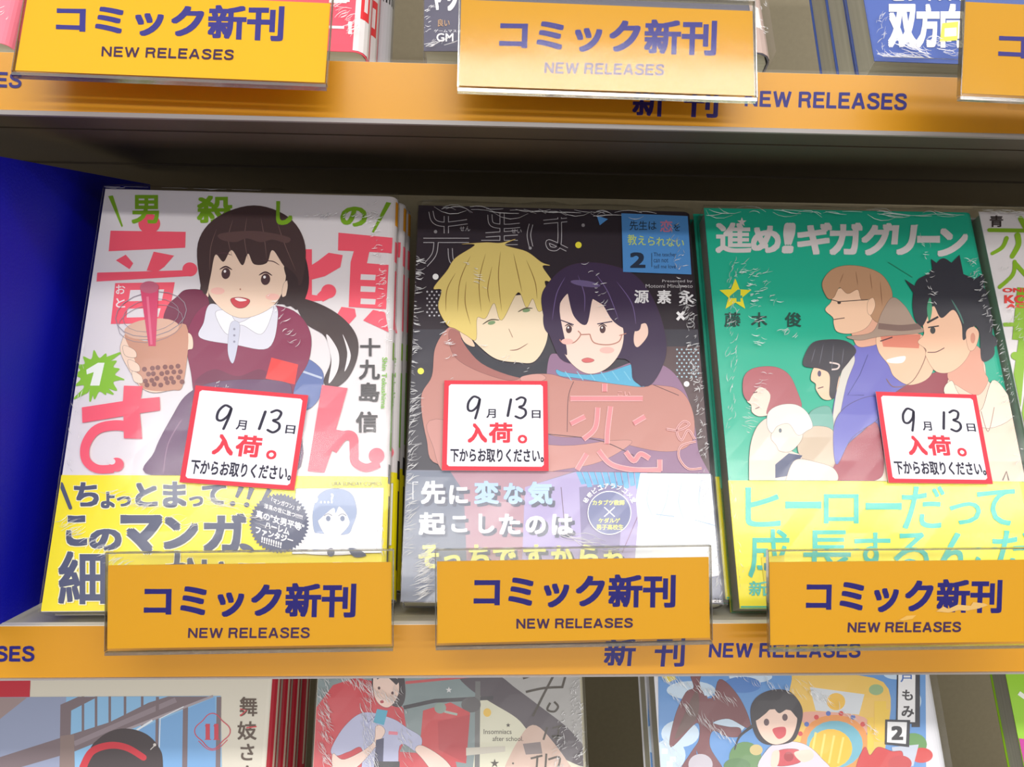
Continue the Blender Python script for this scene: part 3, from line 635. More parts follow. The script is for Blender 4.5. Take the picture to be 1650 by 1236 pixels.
# fair-haired man
k.blobo([(350, 560), (400, 520), (700, 480), (750, 560), (756, 690), (700, 790), (620, 796), (520, 780), (440, 720), (370, 640)], (240, 220, 190))
k.blobo([(340, 620), (372, 640), (420, 720), (370, 700)], (236, 206, 178))
HB_ = (230, 206, 122)
k.blobo([(228, 450), (290, 370), (330, 310), (420, 250), (360, 246), (470, 238), (540, 240), (610, 222), (560, 250), (660, 280), (730, 330), (770, 345), (735, 350), (780, 420), (745, 420), (765, 500), (720, 560), (690, 500), (660, 540), (620, 470), (545, 600), (510, 520), (470, 590), (430, 590), (425, 690), (380, 670), (330, 640), (290, 620), (250, 540), (265, 460)], HB_, 3, (120, 92, 60))
hair_strands(k, [[(400, 300), (350, 420), (340, 560)], [(470, 290), (440, 420), (450, 560)], [(540, 280), (530, 400), (545, 560)], [(600, 290), (620, 380), (640, 470)], [(660, 320), (700, 420), (710, 500)], [(330, 380), (290, 460), (285, 560)], [(500, 350), (480, 450), (490, 520)], [(380, 420), (375, 520), (400, 620)]], (150, 116, 60), 4)
k.line([(455, 620), (495, 598), (535, 600)], 6, (90, 80, 60), True, .4); k.line([(620, 562), (655, 545), (690, 545)], 6, (90, 80, 60), True, .4); k.ell(498, 612, 18, 9, (130, 158, 116), -12); k.ell(660, 555, 18, 8, (130, 158, 116), -8)
k.line([(578, 640), (596, 680)], 3, (170, 130, 110)); k.line([(582, 740), (620, 736), (668, 708)], 4, (140, 90, 80), True, .5)
# dark-haired woman with glasses
PH = (64, 48, 78)
k.blobo([(730, 520), (760, 430), (850, 350), (980, 332), (1130, 370), (1220, 450), (1290, 600), (1310, 760), (1240, 900), (1160, 880), (1120, 780), (860, 800), (780, 700)], PH)
k.blobo([(800, 600), (830, 500), (900, 470), (1060, 560), (1110, 640), (1100, 740), (1040, 820), (960, 850), (890, 820), (830, 740)], (246, 218, 204))
k.blobo([(1170, 640), (1215, 615), (1225, 670), (1180, 725), (1160, 700)], (240, 206, 190))
k.blob([(740, 560), (770, 430), (880, 350), (1010, 345), (1120, 400), (1180, 500), (1190, 640), (1120, 640), (1060, 600), (1010, 520), (970, 500), (940, 620), (880, 580), (850, 470), (835, 470), (815, 560), (850, 760), (790, 690), (745, 640)], PH)
hair_strands(k, [[(900, 390), (930, 480), (930, 560)], [(980, 380), (1040, 470), (1090, 600)], [(840, 400), (800, 480), (780, 600)], [(1080, 420), (1150, 520), (1170, 620)]], (120, 100, 150), 4); k.ell(935, 430, 70, 14, (112, 96, 140), 8)
for x in (858, 1015): simple_eye(k, x, 642, 25, 24, (130, 104, 86), 4, (50, 36, 44))
k.line([(820, 600), (880, 622)], 5, PH); k.line([(990, 618), (1060, 606)], 5, PH)
for q in ([(815, 690), (830, 705), (880, 705), (912, 670), (900, 650)], [(955, 665), (975, 705), (1040, 715), (1090, 700), (1105, 668)]): k.line(q, 5, (186, 128, 112), True)
k.line([(912, 668), (955, 666)], 5, (186, 128, 112)); k.line([(1092, 672), (1125, 662)], 4, (186, 128, 112))
k.ell(850, 700, 28, 14, (246, 190, 180)); k.ell(1035, 740, 34, 15, (246, 190, 180)); k.blobo([(918, 785), (945, 776), (975, 786), (960, 796), (930, 797)], (214, 110, 110), 2)
k.blob([(1150, 800), (1180, 780), (1190, 860), (1200, 910), (1170, 880)], PH)
# sticker block
k.text('Presented by', (1292, 412, 1432, 428), G1); k.text('Motomi Minamoto', (1215, 433, 1434, 450), G1)
k.text('源', (1162, 460, 1230, 522), (240, 238, 240), .025); k.text('素', (1268, 460, 1334, 524), (240, 238, 240), .025); k.text('永', (1370, 462, 1440, 526), (240, 238, 240), .025)
k.poly([(1102, 103), (1411, 116), (1428, 388), (1110, 376)], (84, 148, 214))
k.text('先生は', (1140, 138, 1265, 182), (40, 60, 80), .01); k.text('恋', (1282, 135, 1340, 190), (220, 130, 160), .02); k.text('を', (1345, 152, 1375, 186), (40, 60, 80), .01); k.text('教えられない', ((1130, 200), (1395, 222), (1392, 262), (1132, 250)), (200, 216, 110), .01)
k.text('2', (1142, 285, 1214, 358), (40, 52, 74), .04); k.line([(1243, 288), (1243, 354)], 3, (40, 60, 80))
for i, s in enumerate(('The teacher', 'can not', 'tell me love')): k.text(s, (1252, 286 + i * 28, (1358, 1320, 1355)[i], 304 + i * 28), (40, 56, 84))
# pink outlined title signs over the coat
PK, PE = (232, 140, 146), (244, 188, 188)
k.view(2.7474, 620, 640)
outline([[(972, -55), (972, -20)], [(820, 10), (1140, 10)], [(885, 90), (822, 122)], [(942, 50), (930, 140), (878, 190)], [(998, 45), (985, 150), (982, 210)], [(1100, 120), (1150, 90)],
         [(892, 255), (850, 325)], [(945, 240), (1000, 300), (1100, 325), (1220, 325)], [(1065, 245), (1100, 285), (1130, 255), (1170, 275)], [(1215, 280), (1215, 330)]], 18, PE, PK)
outline([[(1245, 145), (1300, 150), (1345, 125), (1320, 112), (1290, 150), (1310, 195), (1340, 150), (1370, 190)], [(1375, 200), (1310, 220), (1300, 270), (1340, 320), (1400, 318)]], 4, PE, TAN2)
k.text('こい', (1030, -20, 1085, 0), PE)
k.build('cover_print', PRINT, b2)
k = obi_ink(M2, Z2); k.view(2.7474, 620, 640)
k.poly([(60, 330), (1500, 330), (1520, 920), (40, 920)], (128, 132, 150)); k.poly([(60, 330), (300, 330), (360, 560), (370, 920), (60, 920)], (120, 128, 146))  # band greys have the haze of reflected light put into their colour
k.poly([(290, 330), (840, 330), (620, 400), (600, 920), (370, 920), (350, 420)], (180, 142, 156)); k.poly([(620, 400), (850, 330), (1160, 330), (1180, 700), (1150, 920), (600, 920)], (176, 164, 208))
k.poly([(860, 400), (1060, 370), (1020, 920), (880, 920)], (136, 128, 168)); k.line([(780, 400), (800, 620)], 4, (120, 100, 130)); k.line([(1140, 480), (1050, 690)], 4, (140, 110, 150))
for i in range(10): k.poly([(845 + i * 29, 330), (868 + i * 29, 330), (892 + i * 27, 385 + (i * 37) % 24), (870 + i * 27, 388 + (i * 37) % 24)], (106, 176, 216)); k.line([(868 + i * 29, 330), (890 + i * 27, 385)], 2, (80, 110, 150))
k.poly([(1130, 338), (1462, 342), (1520, 700), (1525, 790), (1100, 790), (1120, 560), (1110, 450)], (230, 236, 246)); k.blob([(1180, 560), (1470, 560), (1500, 700), (1480, 790), (1200, 790), (1190, 700)], (240, 240, 246))
hair_strands(k, [[(1180, 360), (1160, 460), (1200, 560)], [(1260, 360), (1240, 480), (1180, 600)], [(1320, 360), (1300, 470), (1340, 580)], [(1400, 370), (1390, 480), (1440, 570)]], (186, 206, 228), 4); k.line([(1200, 520), (1280, 530)], 4, (160, 184, 214)); k.line([(1370, 545), (1460, 570)], 4, (160, 184, 214))
SH, WT, LB, LY = (96, 100, 118), (248, 248, 252), (176, 206, 248), (236, 236, 128)
def shadow(s, q, col, b=.045):
    k.text(s, (q[0] + 12, q[1] + 12, q[2] + 12, q[3] + 12), SH, b + .02); k.text(s, q, col, b)
k.line([(148, 378), (125, 378), (125, 455)], 4, WT)
for ch, q, c in (('先', (160, 372, 268, 475), WT), ('に', (285, 392, 368, 475), WT), ('変', (395, 372, 505, 475), LB), ('な', (525, 382, 612, 475), LB), ('気', (632, 376, 742, 478), LB),
                 ('起', (150, 512, 268, 612), WT), ('こ', (295, 528, 365, 600), WT), ('し', (415, 518, 485, 605), WT), ('た', (505, 518, 600, 610), WT), ('の', (622, 528, 712, 608), WT), ('は', (738, 520, 832, 612), WT),
                 ('そ', (150, 655, 240, 760), LY), ('っ', (262, 700, 335, 762), LY), ('ち', (372, 655, 462, 762), LY), ('で', (478, 668, 580, 762), LY), ('す', (612, 655, 712, 762), LY), ('か', (735, 660, 830, 762), LY), ('ら', (860, 655, 945, 762), LY), ('ね', (965, 680, 1062, 762), LY)): shadow(ch, q, c)
cx, cy = 993, 515; k.ell(cx, cy, 97, 97, WT, n=48); k.ell(cx, cy, 93, 93, (120, 126, 168), n=48)
k.text('カタブツ教師', (918, 458, 1060, 482), LY, .03); k.line([(970, 490), (1016, 532)], 5, WT); k.line([(1016, 490), (970, 532)], 5, WT); k.text('ケダルゲ', (945, 538, 1040, 560), LY, .03); k.text('男子高校生', (935, 566, 1055, 590), LY, .03)
for i, ch in enumerate('秘密ピュアラブコメ!'):
    a = math.radians(-152 + i * 13.8); x, y = cx + 118 * math.cos(a), cy + 118 * math.sin(a); ux, uy = -math.sin(a) * 11, math.cos(a) * 11; vx, vy = math.cos(a) * 11, math.sin(a) * 11
    k.text(ch, ((x - ux + vx, y - uy + vy), (x + ux + vx, y + uy + vy), (x + ux - vx, y + uy - vy), (x - ux - vx, y - uy - vy)), WT, .03)
k.poly([(1440, 900), (1530, 900), (1530, 925), (1440, 922)], (230, 230, 236)); k.text('コミック', (1455, 890, 1505, 912), (50, 50, 60), .03)
k.build('band_print', PRINT, b2)
wrap(b2, WB, HB, TB, .006, 2)
creases(b2, M2, [(672, 420, 658, 640, 105, 22, 2, 12, 2.2), (668, 640, 655, 900, 110, 26, -25, 16, 1.8), (690, 880, 680, 965, 90, 34, -22, 12, 1.8), (1085, 350, 1105, 520, 40, 12, -50, 40, 1.8), (1108, 480, 1132, 740, 120, 12, -40, 35, 2.0), (760, 430, 780, 470, 10, 16, 10, 8, 2),
                 (700, 340, 1050, 350, 26, 60, 5, 5, 1.5), (900, 860, 1000, 890, 22, 60, 8, 9, 1.8), (945, 420, 985, 520, 16, 14, -15, 15, 2.2), (1130, 760, 1155, 960, 60, 14, -60, 25, 2.2), (780, 560, 850, 600, 10, 12, -30, 30, 1.5), (720, 520, 730, 620, 16, 14, -20, 20, 1.8)], 5)
stack(b2, M2, TB, ['black manga with blond man hugging dark-haired woman in blue scarf, front copy', 'second copy behind the black manga with the couple, a pale sliver at its right', 'rearmost copy hidden behind the black manga with the couple'],
      'copies of the black manga', [(1, .0008), (2, .0002)])

# ---- green manga
M3 = pose_fit([-0.3561, -0.04307, 0.00852, 0.15355, 0.00444, 0.40282], HB)
GR = (32, 178, 146)
Z3 = band_z(M3, 1300, 775)
b3 = make_book('manga_book', M3, WB, HB, TB, GR, (Z3, (252, 240, 20)))
k = Ink(M3, (RB[0], RB[1], Z3, RB[3])); k.view(3.0556, 1110, 310)
TT = (222, 214, 214)
for ch, q in (('進', (130, 150, 308, 300)), ('め', (305, 165, 452, 300)), ('!', (455, 150, 530, 302)), ('ギ', (532, 150, 705, 308)), ('ガ', (690, 150, 855, 310)), ('グ', (848, 152, 1005, 312)), ('リ', (990, 162, 1125, 310)), ('ー', (1122, 215, 1235, 250)), ('ン', (1220, 178, 1378, 318))):
    k.text(ch, ((q[0] + (12 if ch in '!リン' else 0), q[1]), (q[2], q[1]), (q[2] - (18 if ch in '!リン' else 0), q[3]), (q[0], q[3])), TT, .035 if ch == '進' else .05)
st = lambda cx, cy, R_, r_, o=-90: [(cx + (R_ if i % 2 == 0 else r_) * math.cos(math.radians(o + i * 36)), cy + (R_ if i % 2 == 0 else r_) * math.sin(math.radians(o + i * 36))) for i in range(10)]
k.poly(st(260, 148, 24, 10), TT); k.poly(st(228, 508, 82, 36), (240, 226, 48)); k.text('4', (200, 480, 262, 540), (52, 170, 140), .05)
for ch, x in (('藤', 214), ('木', 345), ('俊', 512)): k.text(ch, (x - 40, 592, x + 40, 664), (28, 70, 62), .025)
k.line([(980, 345), (1100, 420)], 3, (40, 140, 110))
# brown-haired man in a blue jacket
SK3 = (246, 204, 172)
k.blobo([(700, 1180), (720, 1000), (770, 830), (820, 750), (940, 720), (1040, 880), (1090, 1000), (1000, 1500), (700, 1500)], (110, 108, 190))
k.blobo([(700, 1180), (735, 940), (790, 800), (815, 830), (770, 960), (730, 1200), (728, 1500), (690, 1500)], (214, 210, 200)); k.line([(880, 800), (840, 900), (780, 1000), (860, 1000)], 4, (70, 70, 140))
k.blobo([(800, 640), (920, 620), (940, 730), (880, 760), (820, 750)], (232, 176, 150))
k.blobo([(700, 540), (670, 580), (708, 618), (712, 650), (730, 688), (800, 696), (880, 660), (920, 560), (900, 470), (720, 480)], SK3)
k.blobo([(655, 450), (700, 385), (780, 362), (880, 375), (960, 420), (1000, 520), (940, 640), (890, 600), (905, 530), (850, 530), (830, 480), (780, 500), (740, 470), (710, 520), (680, 520)], (190, 146, 112), 3, (110, 76, 56))
k.blobo([(880, 540), (905, 522), (915, 560), (895, 605), (878, 590)], SK3); k.line([(700, 530), (735, 540), (880, 530)], 4, (70, 56, 56)); k.ell(738, 545, 9, 7, (70, 56, 56)); k.line([(712, 628), (765, 620)], 4, LN)
hair_strands(k, [[(760, 400), (740, 450)], [(820, 390), (830, 460)], [(890, 400), (900, 480)], [(940, 440), (950, 560)]], (150, 108, 80), 4)
# person in a brimmed hat
k.blobo([(1000, 1000), (1180, 900), (1300, 880), (1310, 1010), (1000, 1100)], (150, 56, 72)); k.blobo([(930, 780), (935, 700), (1100, 690), (1200, 760), (1190, 900), (1090, 950), (1010, 910), (980, 850)], (240, 196, 164))
k.poly([(940, 708), (1140, 700), (1130, 770), (955, 762)], (224, 134, 112)); k.blobo([(775, 712), (900, 690), (950, 590), (1000, 520), (1060, 560), (1110, 640), (1150, 690), (940, 712), (840, 730)], (176, 152, 136))
k.line([(930, 660), (1040, 670), (1140, 660)], 30, (134, 108, 100), True); k.line([(940, 735), (1000, 715)], 6, LN); k.blob([(975, 825), (1060, 808), (1050, 840), (990, 842)], (248, 246, 246)); k.line([(1130, 740), (1165, 800), (1100, 930), (1010, 960), (970, 920)], 4, (140, 104, 90), True)
# young man in front, short dark hair
k.blobo([(1270, 940), (1390, 780), (1450, 840), (1470, 930), (1560, 1000), (1640, 1100), (1700, 1500), (1250, 1500)], (240, 208, 186))
k.blobo([(1345, 760), (1430, 770), (1450, 880), (1470, 930), (1420, 1000), (1330, 960), (1270, 900)], (226, 164, 142))
k.blobo([(1155, 700), (1125, 740), (1165, 775), (1165, 810), (1215, 884), (1300, 880), (1380, 790), (1400, 620), (1330, 560), (1180, 570), (1150, 640)], (248, 200, 168))
k.blobo([(1110, 620), (1100, 540), (1120, 440), (1180, 400), (1240, 330), (1290, 350), (1340, 400), (1400, 430), (1470, 500), (1500, 600), (1490, 700), (1500, 800), (1440, 830), (1430, 700), (1400, 660), (1350, 730), (1340, 650), (1300, 580), (1240, 620), (1200, 560), (1160, 640), (1140, 660)], (50, 50, 60))
k.blob([(1185, 520), (1195, 580), (1180, 640), (1170, 570)], (70, 160, 120)); k.line([(1290, 530), (1330, 600), (1350, 650)], 8, (80, 130, 120), True, .5)
for a_, b_, c_ in (((1120, 470), (1060, 430), (1130, 540)), ((1200, 400), (1190, 330), (1270, 390)), ((1280, 360), (1330, 310), (1350, 410)), ((1390, 440), (1450, 400), (1450, 500)), ((1480, 560), (1540, 560), (1490, 640)), ((1490, 700), (1530, 740), (1470, 790))): k.poly([a_, b_, c_], (50, 50, 60))
k.blobo([(1362, 690), (1400, 665), (1425, 700), (1405, 770), (1375, 775)], (246, 196, 166)); k.ell(1395, 720, 12, 26, (220, 150, 126))
k.line([(1170, 645), (1225, 615)], 10, (50, 44, 50)); k.ell(1198, 682, 13, 17, (70, 70, 70)); k.line([(1175, 668), (1228, 660)], 6, (50, 44, 50)); k.line([(1172, 790), (1215, 788), (1255, 768)], 4, LN, True)
k.blobo([(1290, 930), (1330, 1000), (1430, 1080), (1490, 930), (1560, 990), (1600, 1100), (1440, 1160), (1260, 1000)], (248, 226, 206), 3); k.line([(1435, 1080), (1470, 1180), (1500, 1060)], 4, (170, 130, 120), True)
# two women at the left and one in front
k.blobo([(580, 1160), (600, 1080), (690, 1060), (710, 1180), (690, 1260), (600, 1240)], (110, 172, 158))
k.blobo([(620, 860), (598, 920), (622, 945), (625, 975), (660, 1020), (710, 1010), (740, 900), (700, 840)], SK3); k.blobo([(560, 850), (600, 750), (680, 728), (770, 735), (820, 780), (790, 830), (740, 900), (715, 1010), (690, 1000), (690, 900), (640, 870)], (58, 56, 66)); k.line([(690, 840), (735, 850), (730, 870), (700, 875)], 8, (222, 204, 200), True); k.ell(640, 895, 9, 15, (90, 80, 110)); k.line([(632, 968), (660, 960)], 5, LN)
hair_strands(k, [[(620, 770), (600, 840)], [(660, 750), (640, 850)], [(710, 750), (700, 880)], [(760, 770), (750, 850)]], (110, 110, 124), 3)
k.blobo([(300, 1000), (285, 1030), (305, 1050), (310, 1085), (350, 1105), (410, 1080), (450, 960), (330, 940)], (250, 216, 200)); k.blobo([(265, 990), (270, 910), (320, 868), (420, 862), (490, 900), (530, 980), (552, 1060), (500, 1090), (420, 1080), (380, 1090), (400, 1000), (350, 960), (310, 1000), (290, 1030)], (176, 96, 104)); k.line([(315, 990), (335, 985)], 5, LN); k.line([(325, 1068), (345, 1060)], 4, LN)
k.view(2.7463, 1110, 640)
k.blobo([(265, 380), (270, 220), (310, 120), (380, 100), (450, 240), (640, 260), (860, 240), (1010, 300), (1050, 420), (270, 420)], (232, 210, 196)); k.blobo([(480, 200), (500, 150), (570, 130), (640, 160), (640, 300), (560, 310), (490, 260)], (204, 184, 160)); k.poly([(380, 300), (440, 250), (500, 260), (440, 350), (380, 360)], (64, 72, 110))
k.blobo([(630, 370), (680, 240), (760, 160), (830, 120), (860, 300), (820, 370)], (160, 60, 78), 3); k.blobo([(640, 130), (700, 40), (820, 0), (840, 90), (720, 180), (650, 300)], (104, 104, 190), 3)
k.blobo([(370, 150), (362, 185), (385, 215), (400, 240), (450, 240), (500, 180), (480, 110), (400, 100)], (252, 224, 204), 3); k.blobo([(345, 130), (350, 70), (400, 38), (470, 36), (520, 70), (545, 130), (520, 150), (480, 170), (440, 120), (390, 130), (365, 160)], (236, 230, 220), 3, (120, 110, 110)); k.ell(402, 150, 7, 10, (100, 110, 120))
k.blobo([(430, 360), (470, 280), (560, 290), (640, 320), (640, 380), (440, 385)], (248, 220, 200), 3)
k.line([(1385, 370), (1402, 330), (1412, 370)], 5, (90, 80, 80))
k.build('cover_print', PRINT, b3)
k = obi_ink(M3, Z3); k.view(2.7463, 1110, 640)
TE = (48, 192, 176)
for ch, q in (('ヒ', (248, 400, 405, 575)), ('ー', (425, 462, 585, 495)), ('ロ', (595, 430, 750, 560)), ('ー', (780, 468, 940, 500)), ('だ', (940, 395, 1130, 585)), ('っ', (1150, 465, 1290, 565)), ('て', (1272, 408, 1440, 570)),
              ('成', (262, 585, 445, 800)), ('長', (505, 590, 720, 790)), ('す', (730, 600, 890, 780)), ('る', (905, 600, 1060, 780)), ('ん', (1090, 600, 1290, 780)), ('だ', (1340, 590, 1530, 780))): k.text(ch, q, TE, .012)
k.poly([(318, 710), (420, 700), (420, 925), (345, 925)], (232, 214, 0)); k.text('新', (265, 815, 345, 880), TE, .02); k.text('連', (335, 815, 420, 880), TE, .02); k.text('ヒ', (330, 735, 400, 770), (30, 120, 110), .02)
k.poly([(228, 925), (1800, 925), (1800, 945), (228, 945)], (40, 180, 150))
k.build('band_print', PRINT, b3)
wrap(b3, WB, HB, TB, .005, 3)
creases(b3, M3, [(1180, 430, 1175, 700, 70, 14, -70, 18, 1.7), (1195, 440, 1240, 440, 10, 24, -10, 15, 1.8), (1210, 450, 1225, 560, 34, 15, -8, 14, 2), (1560, 420, 1640, 650, 90, 13, -30, 30, 2), (1150, 345, 1560, 350, 30, 55, 5, 5, 1.6),
                 (1255, 530, 1275, 545, 8, 14, -40, 14, 2), (1170, 760, 1190, 960, 36, 16, 80, 20, 1.6), (1480, 360, 1500, 500, 24, 12, 30, 30, 1.8), (1190, 420, 1250, 490, 20, 16, -30, 20, 1.7), (1610, 600, 1645, 770, 30, 10, -40, 30, 1.8), (1235, 600, 1200, 700, 26, 16, 10, 14, 1.6)], 7)
stack(b3, M3, TB, ['green manga with group of people and yellow band, front copy', 'second copy behind the green manga, a green and yellow edge at its left', 'rearmost copy behind the green manga, a thin green edge at its left'],
      'copies of the green manga', [(1, -.0014), (2, -.0024)])

# ---- white manga cut off at the right, with green brush title
M4 = pose_edge((1577, 341), (1999, 348), WB, 30, HB, True)
b4 = make_book('manga_book', M4, WB, HB, TB, W1)
k = Ink(M4, RB); k.view(4.7533, 1500, 300); LG = (140, 186, 40)
k.text('青', (448, 226, 552, 315), (60, 50, 50), .03)
k.line([(445, 338), (1400, 352)], 30, LG, cap=True); k.line([(685, 250), (730, 330)], 40, LG, cap=True); k.line([(578, 400), (545, 470), (468, 518)], (34, 26), LG, True, cap=True); k.line([(662, 380), (668, 450), (620, 540)], (48, 36), LG, True, cap=True); k.line([(790, 390), (860, 500)], 40, LG, cap=True)
k.line([(640, 580), (625, 680), (525, 775)], (30, 30), LG, True, cap=True); k.line([(640, 590), (720, 680)], 34, LG, cap=True); k.line([(705, 780), (665, 1180)], 90, LG); k.line([(560, 1062), (800, 1060)], 30, LG, cap=True); k.line([(700, 1180), (640, 1700)], (60, 90), LG, cap=True); k.line([(640, 1300), (900, 1420)], 60, LG, cap=True); k.line([(760, 1500), (700, 1900)], 60, LG, cap=True)
for s, q in (('ONE-COMIC', (548, 782, 1080, 815)), ('KOI-HITO', (560, 836, 1100, 900)), ('AOSHI', (575, 905, 880, 935))): k.text(s, q, (236, 70, 64), .04)
k.build('cover_print', PRINT, b4)
wrap(b4, WB, HB, TB, .007, 4); creases(b4, M4, [(1590, 345, 1650, 350, 20, 30, 0, 8, 1.6), (1640, 480, 1645, 560, 16, 12, -50, 20, 1.8), (1612, 420, 1630, 520, 14, 14, -45, 20, 1.8)], 8)
stack(b4, M4, TB, ['white manga with green brush title, cut off by the right edge of the middle row', 'second copy behind the white manga with green title at the right edge', 'rearmost copy behind the white manga with green title at the right edge'],
      'copies of the white manga with green title', [(1, -.0006), (2, -.0012)])

# ================================================================== arrival notices stuck on the wrapped books
def notice(M, q, label):
    off = M @ Matrix.Translation((0, -.0026, 0))
    k = Ink(off, (-1, 1, -1, 1), 0); P4 = [Vector((p[0], 0, p[1])) for p in (k.loc(*c) for c in q)]
    ctr = (P4[2] + P4[3]) / 2; ux = (P4[2] - P4[3]).normalized()
    F = off @ Matrix.Translation(ctr) @ Matrix.Rotation(-math.atan2(ux.z, ux.x), 4, 'Y')
    R_ = F.inverted() @ off; L4 = [R_ @ p for p in P4]
    root = empty('arrival_notice', F); tag(root, label, 'notice', 'red-framed arrival notices on the wrapped books')
    vs = [(p.x, y, p.z) for y in (0, .0004) for p in L4]
    mesh('paper', vs, [(0, 1, 2, 3), (7, 6, 5, 4), (0, 4, 5, 1), (1, 5, 6, 2), (2, 6, 7, 3), (3, 7, 4, 0)], mat('notice_paper', (242, 242, 250), .6), root)
    k = Ink(F, (-1, 1, -1, 1), -.00005)
    def wp(u, v):
        a = L4[0] * (1 - u) * (1 - v) + L4[1] * u * (1 - v) + L4[2] * u * v + L4[3] * (1 - u) * v; return (a.x, a.z)
    k.warp = wp; RD = (226, 66, 80); IN = (52, 50, 66); WH = (242, 242, 250)
    k.poly([(0, 0), (1, 0), (1, 1), (0, 1)], RD)
    e = .045; c_ = .02; k.poly([(e + c_, e), (1 - e - c_, e), (1 - e, e + c_), (1 - e, 1 - e - c_), (1 - e - c_, 1 - e), (e + c_, 1 - e), (e, 1 - e - c_), (e, e + c_)], WH)
    k.line([(.335, .20), (.285, .185), (.238, .25), (.235, .33), (.275, .345), (.325, .29), (.345, .21), (.335, .30), (.305, .43)], .024, IN, True, cap=True)
    k.line([(.645, .215), (.615, .40)], .026, IN, cap=True)
    k.line([(.70, .215), (.745, .19), (.785, .215), (.765, .28), (.725, .30), (.78, .33), (.785, .385), (.74, .425), (.69, .405)], .024, IN, True, cap=True)
    k.text('月', (.41, .325, .50, .425), IN, .025); k.text('日', (.845, .335, .93, .425), IN, .025)
    k.text('入', (.235, .485, .42, .70), RD, .05); k.text('荷', (.435, .475, .66, .70), RD, .04); k.text('。', (.71, .61, .80, .705), RD, .02)
    k.text('下からお取りください。', (.075, .765, .955, .91), IN, .03)
    k.build('lettering', PAPER, root)
notice(M1, [(315, 621), (497, 637), (474, 790), (289, 777)], 'red-framed arrival notice dated 9/13, tilted, on the white and pink manga')
notice(M2, [(716, 613), (882, 614), (884, 759), (712, 758)], 'red-framed arrival notice dated 9/13 lying straight on the black manga')
notice(M3, [(1411, 631), (1573, 636), (1600, 780), (1432, 778)], 'red-framed arrival notice dated 9/13 on the green manga')

# ================================================================== upper row, only the feet of the books in view
TU = .020
def upper(pl, pr, col, lean=30): return pose_edge(pl, pr, WB, lean)
U1 = pose_edge((30, 66), (590, 74), WB, 30)
u1 = make_book('paperback_book', U1, WB, HB, TU * .8, (240, 84, 104))
k = Ink(U1, (RB[0], WB / 2 - TU * .8 * .32, .0002, HB)); k.view(4.943, 500, 0)
k.poly([(415, -700), (500, -700), (480, 380), (412, 380)], W1); k.line([(150, 218), (270, 222)], 22, W1); k.text('!', (300, 172, 334, 276), W1, .06); k.line([(150, 48), (330, 70)], 5, (250, 180, 190)); k.line([(150, 10), (290, 14)], 30, W1); k.line([(290, -60), (300, 20)], 30, W1)
k.build('cover_print', PRINT, u1)
spine_print(u1, [(.0005, .18, 0, 1, (226, 222, 222)), (.016, .034, .25, .75, (222, 44, 52)), (.020, .030, .42, .62, (226, 222, 222)), (.045, .065, .25, .75, (222, 44, 52))], WB, TU * .8)
creases(u1, U1, [(540, 10, 580, 60, 26, 26, -35, 10, 1.6)], 9)
stack(u1, U1, TU * .8, ['pink paperback with a white exclamation mark, front copy beside the bright orange sign', 'copy behind the pink paperback showing a white spine with red lettering'], 'copies of the pink paperback', [(1, .0010)], .48)
Us = U1 @ Matrix.Translation((.0052, 2 * (TU * .8 + .0009), 2 * TU * .8 * .48 + .001))
us = make_book('paperback_book', Us, WB, HB, .018, (186, 186, 190)); tag(us, 'silver-spined paperback standing last behind the pink paperbacks', 'book')
spine_print(us, [(.0005, .18, .1, .8, (206, 206, 210)), (.060, .0615, .2, .9, (50, 50, 54)), (.040, .045, .2, .9, (40, 40, 44)), (.052, .0526, .2, .9, (60, 60, 64))] , WB, .018)
U0 = pose_edge((-530, 50), (17, 60), WB, 30)
u0 = make_book('paperback_book', U0, WB, HB, .016, (244, 130, 150)); tag(u0, 'pale pink paperback at the far top left corner', 'book')
creases(u0, U0, [(0, 10, 16, 40, 6, 12, -50, 20, 1.6)], 10)
U2 = pose_edge((683, 82), (1246, 76), WB, 30)
u2 = make_book('paperback_book', U2, WB, HB, TU, (92, 90, 108))
k = Ink(U2, (RB[0], WB / 2 - TU * .32, .0002, HB)); k.view(4.943, 500, 0)
k.text('ヤ', (960, -90, 1060, 84), (240, 240, 244), .07); k.text('ソ', (1075, -70, 1178, 90), (240, 240, 244), .07); k.text('良い', (1015, 155, 1110, 215), (188, 152, 120), .02); k.text('ゲームマスター', (985, 238, 1240, 262), (230, 230, 236), .01); k.text('GM', (1005, 268, 1140, 335), (240, 240, 244), .02)
k.view(1, 0, 0); k.poly([(1215, -200), (1260, -200), (1260, 100), (1212, 100)], (206, 180, 168))
k.build('cover_print', PRINT, u2); spine_print(u2, [(.0003, .18, 0, 1, (196, 172, 162)), (.012, .022, .1, .4, (240, 236, 232)), (.028, .038, .1, .4, (240, 236, 232))], WB, TU)
wrap(u2, WB, HB, TU, .005, 11); creases(u2, U2, [(690, 10, 690, 75, 16, 10, -30, 25, 1.8), (688, 80, 725, 72, 14, 26, -28, 8, 1.4), (1228, 5, 1228, 60, 14, 10, 60, 30, 1.6)], 12)
tag(u2, 'dark slate paperback in creased film behind the glaring top centre sign', 'book')
U3 = pose_edge((1409, 98), (1958, 108), WB, 30)
u3 = make_book('paperback_book', U3, WB, HB, .0145, (74, 100, 176))
k = Ink(U3, (RB[0], RB[1], .0002, HB)); k.view(3.667, 1200, 0)
for ch, q in (('双', (845, 25, 1015, 285)), ('方', (1010, 25, 1150, 285)), ('向', (1155, 25, 1310, 285))): k.text(ch, q, (244, 244, 250), .06)
k.poly([(1165, 140), (1260, 130), (1255, 240), (1150, 250)], (230, 222, 90)); k.poly([(1180, 170), (1250, 165), (1250, 215), (1178, 220)], (244, 244, 236))
for i, ch in enumerate('ビジネスの'): k.text(ch, (870 + i * 90, -70, 950 + i * 90, 8), (240, 240, 246), .05)
